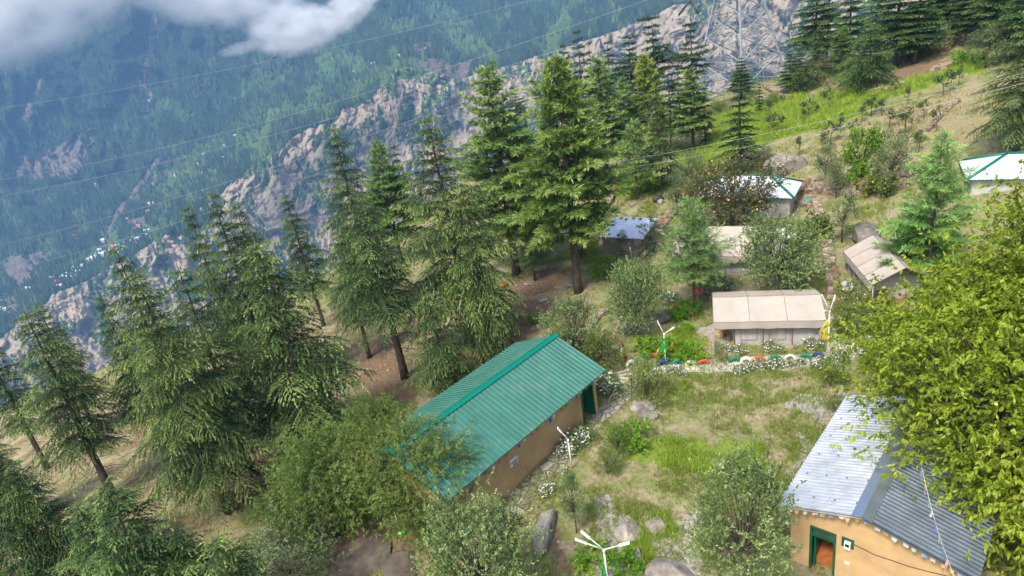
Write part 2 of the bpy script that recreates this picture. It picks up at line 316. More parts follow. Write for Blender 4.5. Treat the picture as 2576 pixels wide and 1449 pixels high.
def mountain():
    na, nv = 1150, 780
    az = np.linspace(-58, 52, na); E_ = np.interp(az, _ea, _ee)
    v = np.linspace(0, 1, nv)[:, None]; az2 = np.broadcast_to(az, (nv, na)); E2 = np.broadcast_to(E_, (nv, na))
    jit = (fbm(az2 * 0.9, az2 * 0.05, 61, 4) - 0.5) * 1.6
    Ee = E2 + jit * 0.35; top = 14.0 + (fbm(az2 * 0.1, az2 * 0, 77, 3) - 0.5) * 6
    # elevation: 0-.12 gorge, .12-.38 cliff, .38-1 shelf + mountain
    cb = Ee - 11
    el = np.where(v < 0.12, -50 + (cb + 50) * (v / 0.12), np.where(v < 0.42, cb + (Ee - cb) * (v - 0.12) / 0.30, Ee + (top - Ee) * (v - 0.42) / 0.58))
    a = (v - 0.42) / 0.58
    D = np.where(v < 0.12, 500 + 700 * (v / 0.12), np.where(v < 0.42, 1200 + 300 * ((v - 0.12) / 0.30) ** 1.1, 0))
    sh = np.clip((el - Ee) / 7.0, 0, None)             # shelf: first 7 degrees of elevation
    Dm = 1500 + 850 * (1 - np.exp(-sh * 1.3)) + 900 * np.clip(a, 0, 1)
    D = np.where(v < 0.42, D, Dm)
    wz = (fbm(az2 * .25, el * .3, 39, 3) - .5) * 5; gul = 1 - np.abs(fbm(az2 * 0.33 + wz * .5 + el * 0.06, el * 0.14 + wz * .3, 40, 6, .6) * 2 - 1)       # ridges and gullies running down
    fine = fbm(az2 * 2.2, el * 0.9, 44, 5, 0.6)
    vf = fbm(az2 * 5.5, el * 2.2, 47, 5, 0.65); rg = 1 - np.abs(fbm(az2 * 3.0 + wz * .6, el * 1.1, 49, 4, .6) * 2 - 1)
    incl = np.broadcast_to(((v > 0.12) & (v < 0.42)).astype(float), az2.shape)
    D = D + (gul - 0.6) * (110 + 300 * np.clip(a, 0, 1)) + (fine - 0.5) * (45 + 110 * np.clip(a, 0, 1)) + (vf - 0.5) * 16 + (rg - .6) * 18 * incl + 0
    A = np.radians(az2); hx = D
    X = hx * np.sin(A); Y = hx * np.cos(A); Z = hx * np.tan(np.radians(el))
    V = np.c_[X.ravel(), Y.ravel(), Z.ravel()]
    i = (np.arange(nv - 1)[:, None] * na + np.arange(na - 1)[None]).ravel()
    Fc = np.c_[i, i + 1, i + na + 1, i + na]
    px, py = proj(V); wob = (fbm(px / 60, py / 60, 51, 4) - 0.5) * 60; wob2 = (fbm(px / 60, py / 60, 57, 4) - 0.5) * 60
    qx, qy = px + wob, py + wob2
    elf = el.ravel(); Ef = Ee.ravel(); vv = np.broadcast_to(v, (nv, na)).ravel(); azf = az2.ravel()
    nz = fbm(azf * 0.8, elf * 0.8, 71, 5, 0.6); nz2 = fbm(azf * 3, elf * 3, 73, 4, 0.6)
    rock = np.clip(1.15 - (elf - Ef + 0.25) * 2.5, 0, 1) * (0.55 + 0.9 * (nz2 - 0.25)) * 1.25
    rock = np.where((elf < Ef) & (nz > 0.55), rock * 0.42, rock)
    def blob(cx, cy, rx, ry, w=1.0, rot=0):
        c, s = math.cos(math.radians(rot)), math.sin(math.radians(rot)); u = (qx - cx) * c + (qy - cy) * s; w_ = -(qx - cx) * s + (qy - cy) * c
        return w * np.clip(1.6 * (1 - np.hypot(u / rx, w_ / ry)), 0, 1)
    main = rock.copy()
    for b in [(160,400,120,75,.75,-25),(60,430,70,50,.7,0),(250,330,45,25,.55,0),(530,130,40,40,.45,0),(500,215,70,30,.4,-20),(1050,130,60,35,.5,0),(1120,175,130,45,.75,0),(40,680,60,50,.9,0),(95,640,55,25,.5,-40),(330,560,20,60,.7,35),(180,590,35,50,.45,30),(130,200,18,60,.6,38),(70,290,20,60,.5,38),(1000,60,60,25,.25,0),
              (1620,60,90,60,.55,-25),(1850,110,230,140,.75,-20),(2060,150,120,90,.6,0),(1480,60,60,40,.3,0),(20,760,50,40,.6,0),(420,440,70,25,.45,-25),(1650,170,80,60,.5,0),(240,470,40,26,.4,-20)]:
        rock = np.maximum(rock, blob(*b) * (0.42 + 1.15 * nz2))
    for pl, w in [([(388,35),(385,100),(372,160),(360,215),(385,245)], 9), ([(140,178),(105,215),(60,290),(20,330)], 9), ([(395,400),(350,470),(290,540),(260,620)], 8), ([(1010,185),(1000,260),(985,330)], 12), ([(930,260),(945,340),(940,400)], 9)]:
        rock = np.maximum(rock, np.clip(1.3 - seg_dist(qx * .35 + px * .65, qy * .35 + py * .65, pl) / w, 0, 1) * 0.95)
    for bx in [(470,560,110,40,1,-30),(300,600,80,22,1,-28),(350,690,22,60,1,0),(1020,190,50,12,1,0),(880,258,70,14,1,-30)]: rock = rock * (1 - blob(*bx))
    mead = np.clip((nz - 0.46) * 5, 0, 1) * np.clip(1.25 - (elf - Ef) / 9, 0, 1) * 0.95
    for b in [(400,275,60,25,.8,-10),(330,330,45,15,.7,-10),(520,380,130,50,.6,-25),(900,230,110,24,.9,-27),(640,300,120,40,.6,-28),(700,190,80,35,.5,-20),(600,240,70,30,.5,-20),(250,640,120,20,.8,-25),(830,60,60,35,.5,-20),(450,470,120,45,.6,-25)]:
        mead = np.maximum(mead, blob(*b) * (0.4 + 1.1 * nz2))
    mead = mead * (1 - np.clip(rock, 0, 1) * .7)
    m, nt, p = newmat('mountain_rock_and_forest_floor')
    at = _node(nt, 'ShaderNodeVertexColor', layer_name='cover'); sep = _node(nt, 'ShaderNodeSeparateColor'); nt.links.new(at.outputs[0], sep.inputs[0])
    n1 = noise(nt, 0.012, 8, 0.65); n2 = noise(nt, 0.06, 8, 0.7); n3 = noise(nt, 1, 8, 0.7, vec=stretched(nt, 0.02, 0.02, 0.006))
    rk = ramp(nt, math_(nt, 'ADD', math_(nt, 'MULTIPLY', n2, 0.5), math_(nt, 'MULTIPLY', n3, 0.5)), [(0.3, (0.20, 0.165, 0.12)), (0.43, (0.37, 0.305, 0.22)), (0.55, (0.48, 0.395, 0.275)), (0.70, (0.74, 0.55, 0.33))])
    rk = mixc(nt, sep.outputs[2], rk, ramp(nt, n2, [(0.3, (0.08, 0.065, 0.055)), (0.55, (0.19, 0.155, 0.13)), (0.72, (0.34, 0.28, 0.22))]))
    fo = ramp(nt, n2, [(0.3, (0.010, 0.024, 0.012)), (0.7, (0.03, 0.06, 0.025))])
    md = ramp(nt, n2, [(0.3, (0.045, 0.10, 0.03)), (0.7, (0.13, 0.205, 0.06))])
    nn = math_(nt, 'MULTIPLY', math_(nt, 'SUBTRACT', n2, 0.5), 1.3)
    c = mixc(nt, ramp(nt, math_(nt, 'ADD', sep.outputs[1], nn), [(0.22, (0, 0, 0)), (0.5, (1, 1, 1))]), fo, md)
    c = mixc(nt, ramp(nt, math_(nt, 'ADD', sep.outputs[0], nn), [(0.38, (0, 0, 0)), (0.55, (1, 1, 1))]), c, rk)
    nt.links.new(c, p.inputs['Base Color']); p.inputs['Roughness'].default_value = 1; p.inputs['Specular IOR Level'].default_value = 0.0
    nt.links.new(bump(nt, math_(nt, 'ADD', n2, n3), 0.8, 12), p.inputs['Normal'])
    o = npmesh('mountain', V, Fc, m, smooth=True); tag(o, kind='structure')
    ca = o.data.color_attributes.new('cover', 'FLOAT_COLOR', 'POINT')
    ca.data.foreach_set('color', np.c_[np.clip(rock, 0, 1), np.clip(mead, 0, 1), np.clip((rock - main) * 3, 0, 1), np.ones(len(V))].astype(np.float32).ravel())
    # forest: tiny conifers standing on the wooded cells, one mass
    Vg = V.reshape(nv, na, 3); c0 = Vg[:-1, :-1].reshape(-1, 3); e1 = (Vg[:-1, 1:] - Vg[:-1, :-1]).reshape(-1, 3); e2 = (Vg[1:, :-1] - Vg[:-1, :-1]).reshape(-1, 3)
    area = np.linalg.norm(np.cross(e1, e2), axis=1)
    rk_ = rock.reshape(nv, na)[:-1, :-1].ravel(); md_ = mead.reshape(nv, na)[:-1, :-1].ravel(); el_ = el[:-1, :-1].ravel()
    q = proj(c0); vis = (q[0] > -60) & (q[0] < 2640) & (q[1] > -60) & (q[1] < 1050) & (c0 @ fwd > 0)
    clump = fbm(az2[:-1, :-1].ravel() * 2.5, el_ * 2.5, 91, 3)
    wgt = area * vis * np.clip(1 - rk_ * 1.5, 0.004, 1) * np.clip(1 - md_ * 1.1, 0.08, 1) * (0.35 + clump)
    N = 60000; idx = RNG.choice(len(c0), N, p=wgt / wgt.sum()); u, w = RNG.random((2, N, 1)); P = c0[idx] + e1[idx] * u + e2[idx] * w
    hh = RNG.uniform(9, 21, N) * (0.7 + 0.5 * clump[idx]); rr = hh * RNG.uniform(0.16, 0.26, N); k = 5
    ang = np.arange(k) * 2 * np.pi / k + RNG.random((N, 1)) * 6
    ring = np.stack([P[:, None, 0] + rr[:, None] * np.cos(ang), P[:, None, 1] + rr[:, None] * np.sin(ang), np.repeat((P[:, 2] + hh * 0.05)[:, None], k, 1)], 2)
    apex = P + np.c_[np.zeros(N), np.zeros(N), hh]
    VV = np.concatenate([ring, apex[:, None]], 1).reshape(-1, 3); b = np.arange(N)[:, None] * (k + 1)
    FF = np.stack([b + np.arange(k), b + (np.arange(k) + 1) % k, np.broadcast_to(b + k, (N, k))], 2).reshape(-1, 3)
    lm = leafmat('far_conifer', [(0.0, (0.008, 0.022, 0.010)), (0.6, (0.022, 0.055, 0.02)), (1.0, (0.07, 0.125, 0.035))], 0.0, 0.9, 0.0)
    fo_ = npmesh('forest', VV, FF, lm, tint=np.repeat(np.clip(RNG.random(N) * 0.6 + md_[idx] * .6 + (clump[idx] - .5) * .9, 0, 1), k + 1)); tag(fo_, kind='stuff')
    fo_['label'] = 'dense conifer forest covering the far mountainside'; fo_['category'] = 'forest'
    bv = BVHTree.FromPolygons([tuple(p) for p in V[::1]], [tuple(f) for f in Fc]) if True else None
    return o, bv
MOUNT, MBV = mountain()
def MH(px, py):
    h = MBV.ray_cast(Vector((0, 0, 0)), Vector(ray(px, py)))
    return h[0]
# ------------------------------------------------------------------ building helpers
def U(az, z=0.0): a = math.radians(az); return Vector((math.sin(a), math.cos(a), z))
def vplane(px, py, P0, az):
    n = U(az).cross(Vector((0, 0, 1))); d = Vector(ray(px, py)); return d * (Vector(P0).dot(n) / d.dot(n))
def Z1(x, y): return x / 3.0, y / 3.0                              # quick converters from enlarged crops to the measuring frame
def Z2(x, y): return 858.7 + x / 3, y / 3
def Z3(x, y): return 1717.3 + x / 3, y / 3
def Z4(x, y): return x / 3, 483 + y / 3
def Z5(x, y): return 858.7 + x / 3, 483 + y / 3
def Z6(x, y): return 1717.3 + x / 3, 483 + y / 3
def Z8(x, y): return 858.7 + x / 3, 966 + y / 3
def Z9(x, y): return 1717.3 + x / 3, 966 + y / 3
def ZG(x, y): return (2240 + x / 2.576) / 1.4907, (1050 + y / 2.576) / 1.4907
def ZM(x, y): return (2100 + x / 2.576) / 1.4907, (600 + y / 2.576) / 1.4907
def ZR(x, y): return (2900 + x / 2.739) / 1.4907, (500 + y / 2.739) / 1.4907
def sheet(b, e0, e1, r1, r0, period, amp, kind='sine', mi=0, under=True):
    """corrugated sheet between eave e0-e1 and ridge r0-r1, ribs running up the slope"""
    e0, e1, r1, r0 = map(Vector, (e0, e1, r1, r0)); L = max((e1 - e0).length, (r1 - r0).length); n = (e1 - e0).cross(r0 - e0).normalized()
    if n.z < 0: n = -n
    k = max(2, int(L / period)); prof = [(0, 1), (.22, 1), (.40, -1), (.62, -1), (.80, 1)] if kind == 'sine' else [(0, 0), (.62, 0), (.70, 1), (.88, 1), (.96, 0)]
    ts = [((i + a) / k, h) for i in range(k) for a, h in prof] + [(1, 0)]
    vs = []
    for t, h in ts: vs.append(e0.lerp(e1, t) + n * h * amp)
    for t, h in ts: vs.append(r0.lerp(r1, t) + n * h * amp)
    m = len(ts); b.add(vs, [(i, i + 1, m + i + 1, m + i) for i in range(m - 1)], mi, False)
    if under:
        o = -n * (amp + 0.03); b.add([e0 + o, e1 + o, r1 + o, r0 + o], [(3, 2, 1, 0)], mi)
def metal_roof(name, col, rough, metal, dirt=(0.3, 0.3, 0.3)):
    if name in _mats: return _mats[name]
    m, nt, p = newmat(name)
    n = noise(nt, 1.1, 6, 0.6); c = ramp(nt, n, [(0.3, tuple(k * .8 for k in col)), (0.7, tuple(min(1, k * 1.08) for k in col))])
    c = mixc(nt, math_(nt, 'MULTIPLY', ramp(nt, noise(nt, 0.8, 7, 0.7), [(0.55, (0, 0, 0)), (0.72, (1, 1, 1))]), 0.4), c, dirt)
    nt.links.new(c, p.inputs['Base Color']); p.inputs['Metallic'].default_value = metal
    nt.links.new(ramp(nt, noise(nt, 2.3, 4), [(0.3, (rough * .8,) * 3), (0.7, (min(1, rough * 1.25),) * 3)]), p.inputs['Roughness'])
    _mats[name] = m; return m
def stonemat(name, stops, scale=4.0):
    if name in _mats: return _mats[name]
    m, nt, p = newmat(name); g = _node(nt, 'ShaderNodeNewGeometry')
    c = ramp(nt, g.outputs['Random Per Island'], stops)
    c = mixc(nt, 0.55, c, mixc(nt, noise(nt, scale, 6, .65), (0.06, 0.055, 0.045), (0.75, 0.7, 0.6)), 'OVERLAY')
    nt.links.new(c, p.inputs['Base Color']); p.inputs['Roughness'].default_value = 0.92; p.inputs['Specular IOR Level'].default_value = 0.15
    nt.links.new(bump(nt, noise(nt, scale * 3, 6, .7), 0.6, 0.03), p.inputs['Normal'])
    _mats[name] = m; return m
DRYSTONE = lambda: stonemat('dry_stone', [(0.0, (0.16, 0.13, 0.10)), (0.35, (0.27, 0.23, 0.18)), (0.6, (0.42, 0.38, 0.32)), (0.8, (0.33, 0.20, 0.11)), (1.0, (0.5, 0.46, 0.40))])
mud = M('ochre_mud_plaster', (0.50, 0.33, 0.165), 0.95, var=0.14, scale=1.3, bmp=0.35, dirt=(0.30, 0.19, 0.10))
greenp = M('green_gloss_paint', (0.003, 0.085, 0.04), 0.4, var=0.2)
greenroof = metal_roof('green_painted_steel', (0.052, 0.18, 0.134), 0.42, 0.15, (0.20, 0.27, 0.21))
tealcap = M('teal_ridge_paint', (0.0, 0.16, 0.11), 0.4, var=0.1)
dark = M('dark_interior', (0.015, 0.012, 0.01), 0.9)
woodf = M('orange_floor_wood', (0.35, 0.12, 0.035), 0.5, var=0.3, scale=5)
whitep = M('white_paint', (0.78, 0.76, 0.72), 0.5, var=0.08, dirt=(0.5, 0.47, 0.42))
galv = metal_roof('galvanised_steel_lit', (0.88, 0.885, 0.89), 0.32, 0.72, (0.42, 0.45, 0.5))  # left tin slope: sky brightness put into the pale colour
bluetin = metal_roof('weathered_tin', (0.72, 0.79, 0.87), 0.5, 0.15, (0.3, 0.3, 0.3))
whitetin = metal_roof('white_coated_tin', (0.82, 0.86, 0.9), 0.4, 0.25, (0.6, 0.64, 0.68))
canvas = M('cream_canvas', (0.40, 0.355, 0.305), 0.95, var=0.10, scale=1.2, bmp=0.05, dirt=(0.40, 0.34, 0.28))
canvasg = M('grey_canvas', (0.38, 0.37, 0.355), 0.95, var=0.10, scale=1.5, bmp=0.1, dirt=(0.26, 0.22, 0.17))
seam = M('brown_webbing', (0.22, 0.16, 0.11), 0.9)
wicker = M('brown_wicker', (0.25, 0.13, 0.06), 0.8, var=0.4, scale=20)
steel = M('pale_galvanised_angle', (0.27, 0.30, 0.32), 0.5, 0.4)
terrac = M('terracotta_red', (0.45, 0.10, 0.05), 0.7)
FLAGC = {k: M('cloth_' + k, c, 0.9, var=0.12, scale=8) for k, c in dict(blue=(0.04, 0.08, 0.34), white=(0.66, 0.64, 0.6), red=(0.55, 0.10, 0.05), green=(0.08, 0.25, 0.08), yellow=(0.50, 0.42, 0.08), peach=(0.62, 0.40, 0.27), mint=(0.38, 0.52, 0.4), paleblue=(0.22, 0.3, 0.52)).items()}

def flag_string(label, pts, n, cols, size, group, seed=1):
    """a sagging cord with square cloth flags; pts world polyline"""
    r = random.Random(seed); pts = [Vector(p) for p in pts]; t = thing('prayer_flag_string', label, 'prayer flags', pts[0], 0, group)
    seg = [(pts[i + 1] - pts[i]).length for i in range(len(pts) - 1)]; tot = sum(seg)
    def at(s):
        s *= tot
        for i, l in enumerate(seg):
            if s <= l or i == len(seg) - 1: return pts[i].lerp(pts[i + 1], min(1, s / l)), (pts[i + 1] - pts[i]).normalized()
            s -= l
    b = B(); b.tube([p - pts[0] for p in pts], 0.008, 5); b.obj('cord', M('white_cord', (0.55, 0.53, 0.5)), t)
    for i in range(n):
        p, d = at((i + 0.5) / n + r.uniform(-.2, .2) / n); w = size * r.uniform(.7, 1.1); h = size * r.uniform(.7, 1.2); dz = Vector((d.x, d.y, 0)).normalized() if abs(d.z) < .9 else Vector((1, 0, 0))
        side = dz.cross(Vector((0, 0, 1))); f = B(); q = []
        fold = r.uniform(0.3, 1.0); swing = r.uniform(-.5, .5)
        for j in range(4):
            for k in range(4):
                x = (k / 3 - .5) * w * (1 - (1 - fold) * j / 3); y = -j / 3 * h
                q.append(p - pts[0] + d * x + Vector((0, 0, y)) + side * (math.sin(k * 2.1 + j + i) * .02 + swing * j / 3 * h * .5))
        f.add(q, [(j * 4 + k, j * 4 + k + 1, j * 4 + k + 5, j * 4 + k + 4) for j in range(3) for k in range(3)], 0, True)
        f.obj('flag', FLAGC[cols[i % len(cols)]], t)
    return t

# ------------------------------------------------------------------ the green roofed house
def green_house():
    u, v = U(45), U(135); Fc_ = Vector((3.7, 27.12, -16.6)); L, wd_ = 10.3, 5.64; z0 = -19.15
    t = thing('green_roof_house', 'long low ochre mud house under a ribbed green metal roof with dark green door', 'house', (Fc_ - u * L / 2 - v * wd_ / 2) * 1 + Vector((0, 0, z0 + 16.6)))
    O = t.location.copy(); T = lambda p: Vector(p) - O
    e1, e0 = Fc_, Fc_ - u * L; k1, k0 = e1 - v * wd_, e0 - v * wd_; r1 = e1 - v * wd_ / 2; r0 = r1 - u * L; r1.z = r0.z = -15.45
    # walls with a door hole near the right end of the front
    F0 = e1 - v * 0.52 - u * 0.28; F0.z = z0; wl = L - .5; wt = .32
    dl = vplane(*Z8(1840, 250), F0, 45); dr = vplane(*Z8(1922, 225), F0, 45); s1 = (F0 - dl).dot(u); s2 = (F0 - dr).dot(u); s2 = max(.22, s2); s1 = s2 + .95
    top = -16.62; dz = -17.15
    def P(s, d, z): q = F0 - u * s - v * d; return T((q.x, q.y, z))
    b = B(); hz = lambda s: top
    def wallbox(a, c, d0, d1, za, zb): b.hexa([P(a, d0, za), P(c, d0, za), P(c, d1, za), P(a, d1, za)][::-1], [P(a, d0, zb), P(c, d0, zb), P(c, d1, zb), P(a, d1, zb)][::-1])
    W2 = wd_ - 1.04
    wallbox(0, s2, 0, wt, z0, top); wallbox(s1, wl, 0, wt, z0, top); wallbox(s2, s1, 0, wt, dz, top)
    wallbox(0, wt, wt, W2 - wt, z0, top); wallbox(wl - wt, wl, wt, W2 - wt, z0, top); wallbox(0, wl, W2 - wt, W2, z0, top)
    for s in (0, wl - wt):   # gable triangles
        a = [P(s, 0.0, top), P(s, W2, top), P(s, W2 / 2, top + .95)]; c = [P(s + wt, 0.0, top), P(s + wt, W2, top), P(s + wt, W2 / 2, top + .95)]
        b.add(a + c, [(0, 1, 2), (5, 4, 3), (0, 3, 4, 1), (1, 4, 5, 2), (2, 5, 3, 0)])
    wall = b.obj('wall', mud, t)
    b = B(); b.hexa([P(wt, wt, z0 + .01), P(wl - wt, wt, z0 + .01), P(wl - wt, W2 - wt, z0 + .01), P(wt, W2 - wt, z0 + .01)][::-1], [P(wt, wt, z0 + .3), P(wl - wt, wt, z0 + .3), P(wl - wt, W2 - wt, z0 + .3), P(wt, W2 - wt, z0 + .3)][::-1]); b.obj('floor', woodf, t)
    # frame and open leaf
    b = B()
    for a, c in ((s2, s2 + .09), (s1 - .09, s1)): b.hexa([P(a, -.03, z0), P(c, -.03, z0), P(c, .12, z0), P(a, .12, z0)][::-1], [P(a, -.03, dz), P(c, -.03, dz), P(c, .12, dz), P(a, .12, dz)][::-1])
    b.hexa([P(s2, -.03, dz - .09), P(s1, -.03, dz - .09), P(s1, .12, dz - .09), P(s2, .12, dz - .09)][::-1], [P(s2, -.035, dz), P(s1, -.035, dz), P(s1, .125, dz), P(s2, .125, dz)][::-1])
    b.obj('door_frame', greenp, t)
    b = B(); a = P(s2 + .1, .1, z0 + .06); n2 = (-u * .55 - v * .5).normalized(); h = dz - .1 - z0 - .06
    ll = .75; th = v * .04
    q = [a, a - u * .28 - v * ll * .0 + (-v) * ll, ]; base = [q[0], q[1], q[1] + u * .05, q[0] + u * .05]
    b.hexa([Vector(p) for p in base], [Vector(p) + Vector((0, 0, h)) for p in base]); dleaf = b.obj('door', greenp, t)
    b = B(); c = (q[0] + q[1]) / 2
    for zz in (.5, 1.15): b.box((c.x - .03, c.y - .03, c.z + zz), (.04, .5, .45), math.radians(-45)); 
    b.obj('panel', M('green_gloss_paint_b', (0.006, 0.12, 0.055), 0.4), dleaf)
    b = B(); b.hexa([P(s2 - .15, -.75, z0 - .1), P(s1 + .25, -.75, z0 - .1), P(s1 + .25, -.01, z0 - .1), P(s2 - .15, -.01, z0 - .1)][::-1], [P(s2 - .15, -.75, z0 + .12), P(s1 + .25, -.75, z0 + .12), P(s1 + .25, -.01, z0 + .12), P(s2 - .15, -.01, z0 + .12)][::-1])
    b.obj('doorstep', M('pale_stone', (.48, .43, .37)), t)
    # roof
    b = B(); sheet(b, T(e0), T(e1), T(r1), T(r0), .235, .026, 'trap'); sheet(b, T(k0), T(k1), T(r1), T(r0), .235, .026, 'trap')
    rf = b.obj('roof', greenroof, t)
    b = B(); up = Vector((0, 0, 1))
    for sgn, cor in ((1, e1), (-1, k1)):
        dd = (Vector((cor.x, cor.y, cor.z)) - r1).normalized(); o = Vector((0, 0, .055))
        a0, a1 = T(r0) + o - u * .06, T(r1) + o + u * .06; c1, c0 = a1 + dd * .2, a0 + dd * .2
        b.slab([a0, a1, c1, c0] if sgn < 0 else [a1, a0, c0, c1], .012)
    b.obj('ridge_cap', tealcap, rf)
    for cc, k_, rr, sg in ((e1, k1, r1, 1), (e0, k0, r0, -1)):
        b = B(); dn = Vector((0, 0, -.06)); b.tube([T(cc) + dn, T(rr) + dn, T(k_) + dn], .035, 4); b.obj('verge_board', tealcap, rf)
    # poster by the middle of the front wall
    tl, tr, br, bl = [vplane(*Z8(*q), F0 + v * .012, 45) for q in ((1270, 573), (1327, 537), (1332, 592), (1280, 634))]
    nrm = v; c = (tl + tr + br + bl) / 4; wdt = .47; hgtp = .36
    def PP(x, z, off=0.0): q = c + u * x * wdt / 2 + Vector((0, 0, z * hgtp / 2)) + v * off; return T(q)
    b = B(); b.hexa([PP(-1, -1), PP(1, -1), PP(1, -1, .01), PP(-1, -1, .01)], [PP(-1, 1), PP(1, 1), PP(1, 1, .01), PP(-1, 1, .01)])
    po = b.obj('poster', M('poster_white', (.62, .66, .74), .4), t)
    b = B()
    for i in range(6):
        x = -.78 + i * .26; b.add([PP(x, -.35, .013), PP(x + .2, -.35, .013), PP(x + .16, .3 + .1 * (i % 2), .013), PP(x + .02, .15 + .1 * (i % 3), .013)], [(0, 1, 2, 3)])
    b.obj('printed_figures', M('poster_blue', (.06, .1, .3), .5), po)
    b = B(); b.add([PP(-.4, -.9, .013), PP(.85, -.9, .013), PP(.85, -.5, .013), PP(-.4, -.5, .013)], [(0, 1, 2, 3)]); b.obj('printed_band', M('poster_red', (.55, .05, .06), .5), po)
    # prop stick leaning on wall
    a = vplane(*Z8(1418, 725), F0 + v * .3, 45); a.z = -19.05; c2 = vplane(*Z8(1392, 608), F0 + v * .05, 45)
    b = B(); b.tube([a - a, c2 - a], .03, 6); s = b.obj('wooden_prop', M('prop_wood', (.36, .2, .09)), None, None); s.location = a
    tag(s, 'thin brown wooden stick leaning on the ochre wall below the green roof', 'stick')
    p0, p1 = e0 - v * .1 + Vector((0, 0, -.12)), e1 - v * .1 + Vector((0, 0, -.12)); pts = []
    for i in range(25):
        f = i / 24; pts.append(p0.lerp(p1, f) + Vector((0, 0, -.05 * math.sin(f * math.pi * 6) ** 2)))
    flag_string('little coloured prayer flags strung beneath the eave of the green roof', pts, 26, ['blue', 'white', 'red', 'green', 'yellow'], .17, 'prayer flag strings', 4)
    return t
green_house()

# ------------------------------------------------------------------ the tin roofed house at the bottom right
def tin_house():
    A = Vector((7.36, 16.95, -16.4)); u, v = U(44), U(134); L = 7.15; z0 = -19.1; run = 2.5; rise = .68
    t = thing('tin_roof_house', 'ochre mud house with corrugated silver tin roof and open green door', 'house', (A + u * L / 2 + v * 2.6 + Vector((0, 0, z0 + 16.4))))
    O = t.location.copy(); T = lambda p: Vector(p) - O
    E0, E1 = A, A + u * L; R0 = A + v * run; R1 = R0 + u * L; R0.z = R1.z = A.z + rise
    Q0 = A + v * 5.5; Q1 = Q0 + u * L; Q0.z = Q1.z = A.z - .14
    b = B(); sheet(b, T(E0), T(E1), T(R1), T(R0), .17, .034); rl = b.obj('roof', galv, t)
    b = B(); sheet(b, T(Q0), T(Q1), T(R1), T(R0), .17, .034); rr = b.obj('roof', metal_roof('galvanised_steel_shaded', (0.30, 0.355, 0.42), 0.36, 0.75, (0.2, 0.23, 0.27)), t)  # right slope is the same steel, its shade put into a darker colour
    b = B()
    for cor, sg in ((E0, 1), (Q0, -1)):
        dd = (cor - R0).normalized(); o = Vector((0, 0, .045)); a0, a1 = T(R0) + o - u * .05, T(R1) + o; c0, c1 = a0 + dd * .3, a1 + dd * .3
        b.slab([a0, a1, c1, c0] if sg < 0 else [a1, a0, c0, c1], .008)
    b.obj('ridge_cap', metal_roof('flashing', (0.42, 0.47, 0.55), .35, .8), rl)
    for i in range(24):
        b = B()
        s, w = (i % 6 + .5) / 6 * L, ((i // 6) + .5) / 4; p = E0 + u * s + (R0 - E0) * w; p = p + Vector((0, 0, .02)); b.tube([T(p), T(p + Vector((0, 0, .035)))], .022, 6)
        b.obj('roof_nail', M('nail_grey', (.12, .12, .13), .5), rl, None)
    # walls
    g = .42; W0 = A + u * g + v * .3; W0.z = z0; wt = .3; wl = 5.5 - .55
    def P(s, d, z): q = W0 + v * s + u * d; return T((q.x, q.y, z))
    def zt(s):   # underside of roof at v offset s+.3
        x = s + .3; return (A.z + rise * x / run if x < run else A.z + rise - (rise + .14) * (x - run) / 3.0) - .07
    d0 = (vplane(*Z9(958, 1250), W0, 134) - W0).dot(v); d1 = (vplane(*Z9(1146, 1250), W0, 134) - W0).dot(v)
    dz = vplane(*Z9(1150, 1130), W0, 134).z; tz = dz - .30; d1 = max(d1, d0 + .8)
    b = B()
    def seg(s0, s1, za, full=True):
        n = 6
        for i in range(n):
            a, c = s0 + (s1 - s0) * i / n, s0 + (s1 - s0) * (i + 1) / n
            b.hexa([P(a, 0, za), P(c, 0, za), P(c, wt, za), P(a, wt, za)], [P(a, 0, zt(a)), P(c, 0, zt(c)), P(c, wt, zt(c)), P(a, wt, zt(a))])
    seg(0, d0, z0); seg(d1, wl, z0); seg(d0, d1, dz)
    def wb(s0, s1, e0_, e1_, zb): b.hexa([P(s0, e0_, z0), P(s1, e0_, z0), P(s1, e1_, z0), P(s0, e1_, z0)], [P(s0, e0_, zb), P(s1, e0_, zb), P(s1, e1_, zb), P(s0, e1_, zb)])
    wb(0, wt, wt, L - .7, zt(0) - .02); wb(wl - wt, wl, wt, L - .7, zt(wl) - .02); wb(0, wl, L - .7, L - .4, zt(0) - .02)
    b.obj('wall', mud, t)
    b = B(); b.hexa([P(wt, wt, z0 + .01), P(wl - wt, wt, z0 + .01), P(wl - wt, L - .8, z0 + .01), P(wt, L - .8, z0 + .01)], [P(wt, wt, z0 + .42), P(wl - wt, wt, z0 + .42), P(wl - wt, L - .8, z0 + .42), P(wt, L - .8, z0 + .42)]); b.obj('floor', woodf, t)
    b = B()
    def bar(s0, s1, za, zb, a=-.04, c=.1): b.hexa([P(s0, a, za), P(s1, a, za), P(s1, c, za), P(s0, c, za)], [P(s0, a, zb), P(s1, a, zb), P(s1, c, zb), P(s0, c, zb)])
    bar(d0, d0 + .07, z0, dz); bar(d1 - .07, d1, z0, dz); bar(d0 + .07, d1 - .07, dz - .07, dz - .003, -.038); bar(d0 + .07, d1 - .07, tz - .08, tz, -.038)
    b.obj('door_frame', greenp, t)
    b = B(); bar(d0 + .07, d1 - .07, tz, dz - .07, .03, .045); gl = M('dark_glass', (.06, .055, .045), .12, spec=.6); b.obj('transom_window', gl, t)
    b = B(); s = d0 + .1; h = [P(s, .11, z0 + .07), P(s + .05, .11, z0 + .07), P(s + .0, .85, z0 + .07), P(s - .05, .85, z0 + .07)]; b.hexa(h, [p + Vector((0, 0, tz - .1 - z0 - .07)) for p in h]); b.obj('door', greenp, t)
    a = vplane(*Z9(1252, 1203), W0, 134); sa = (a - W0).dot(v)
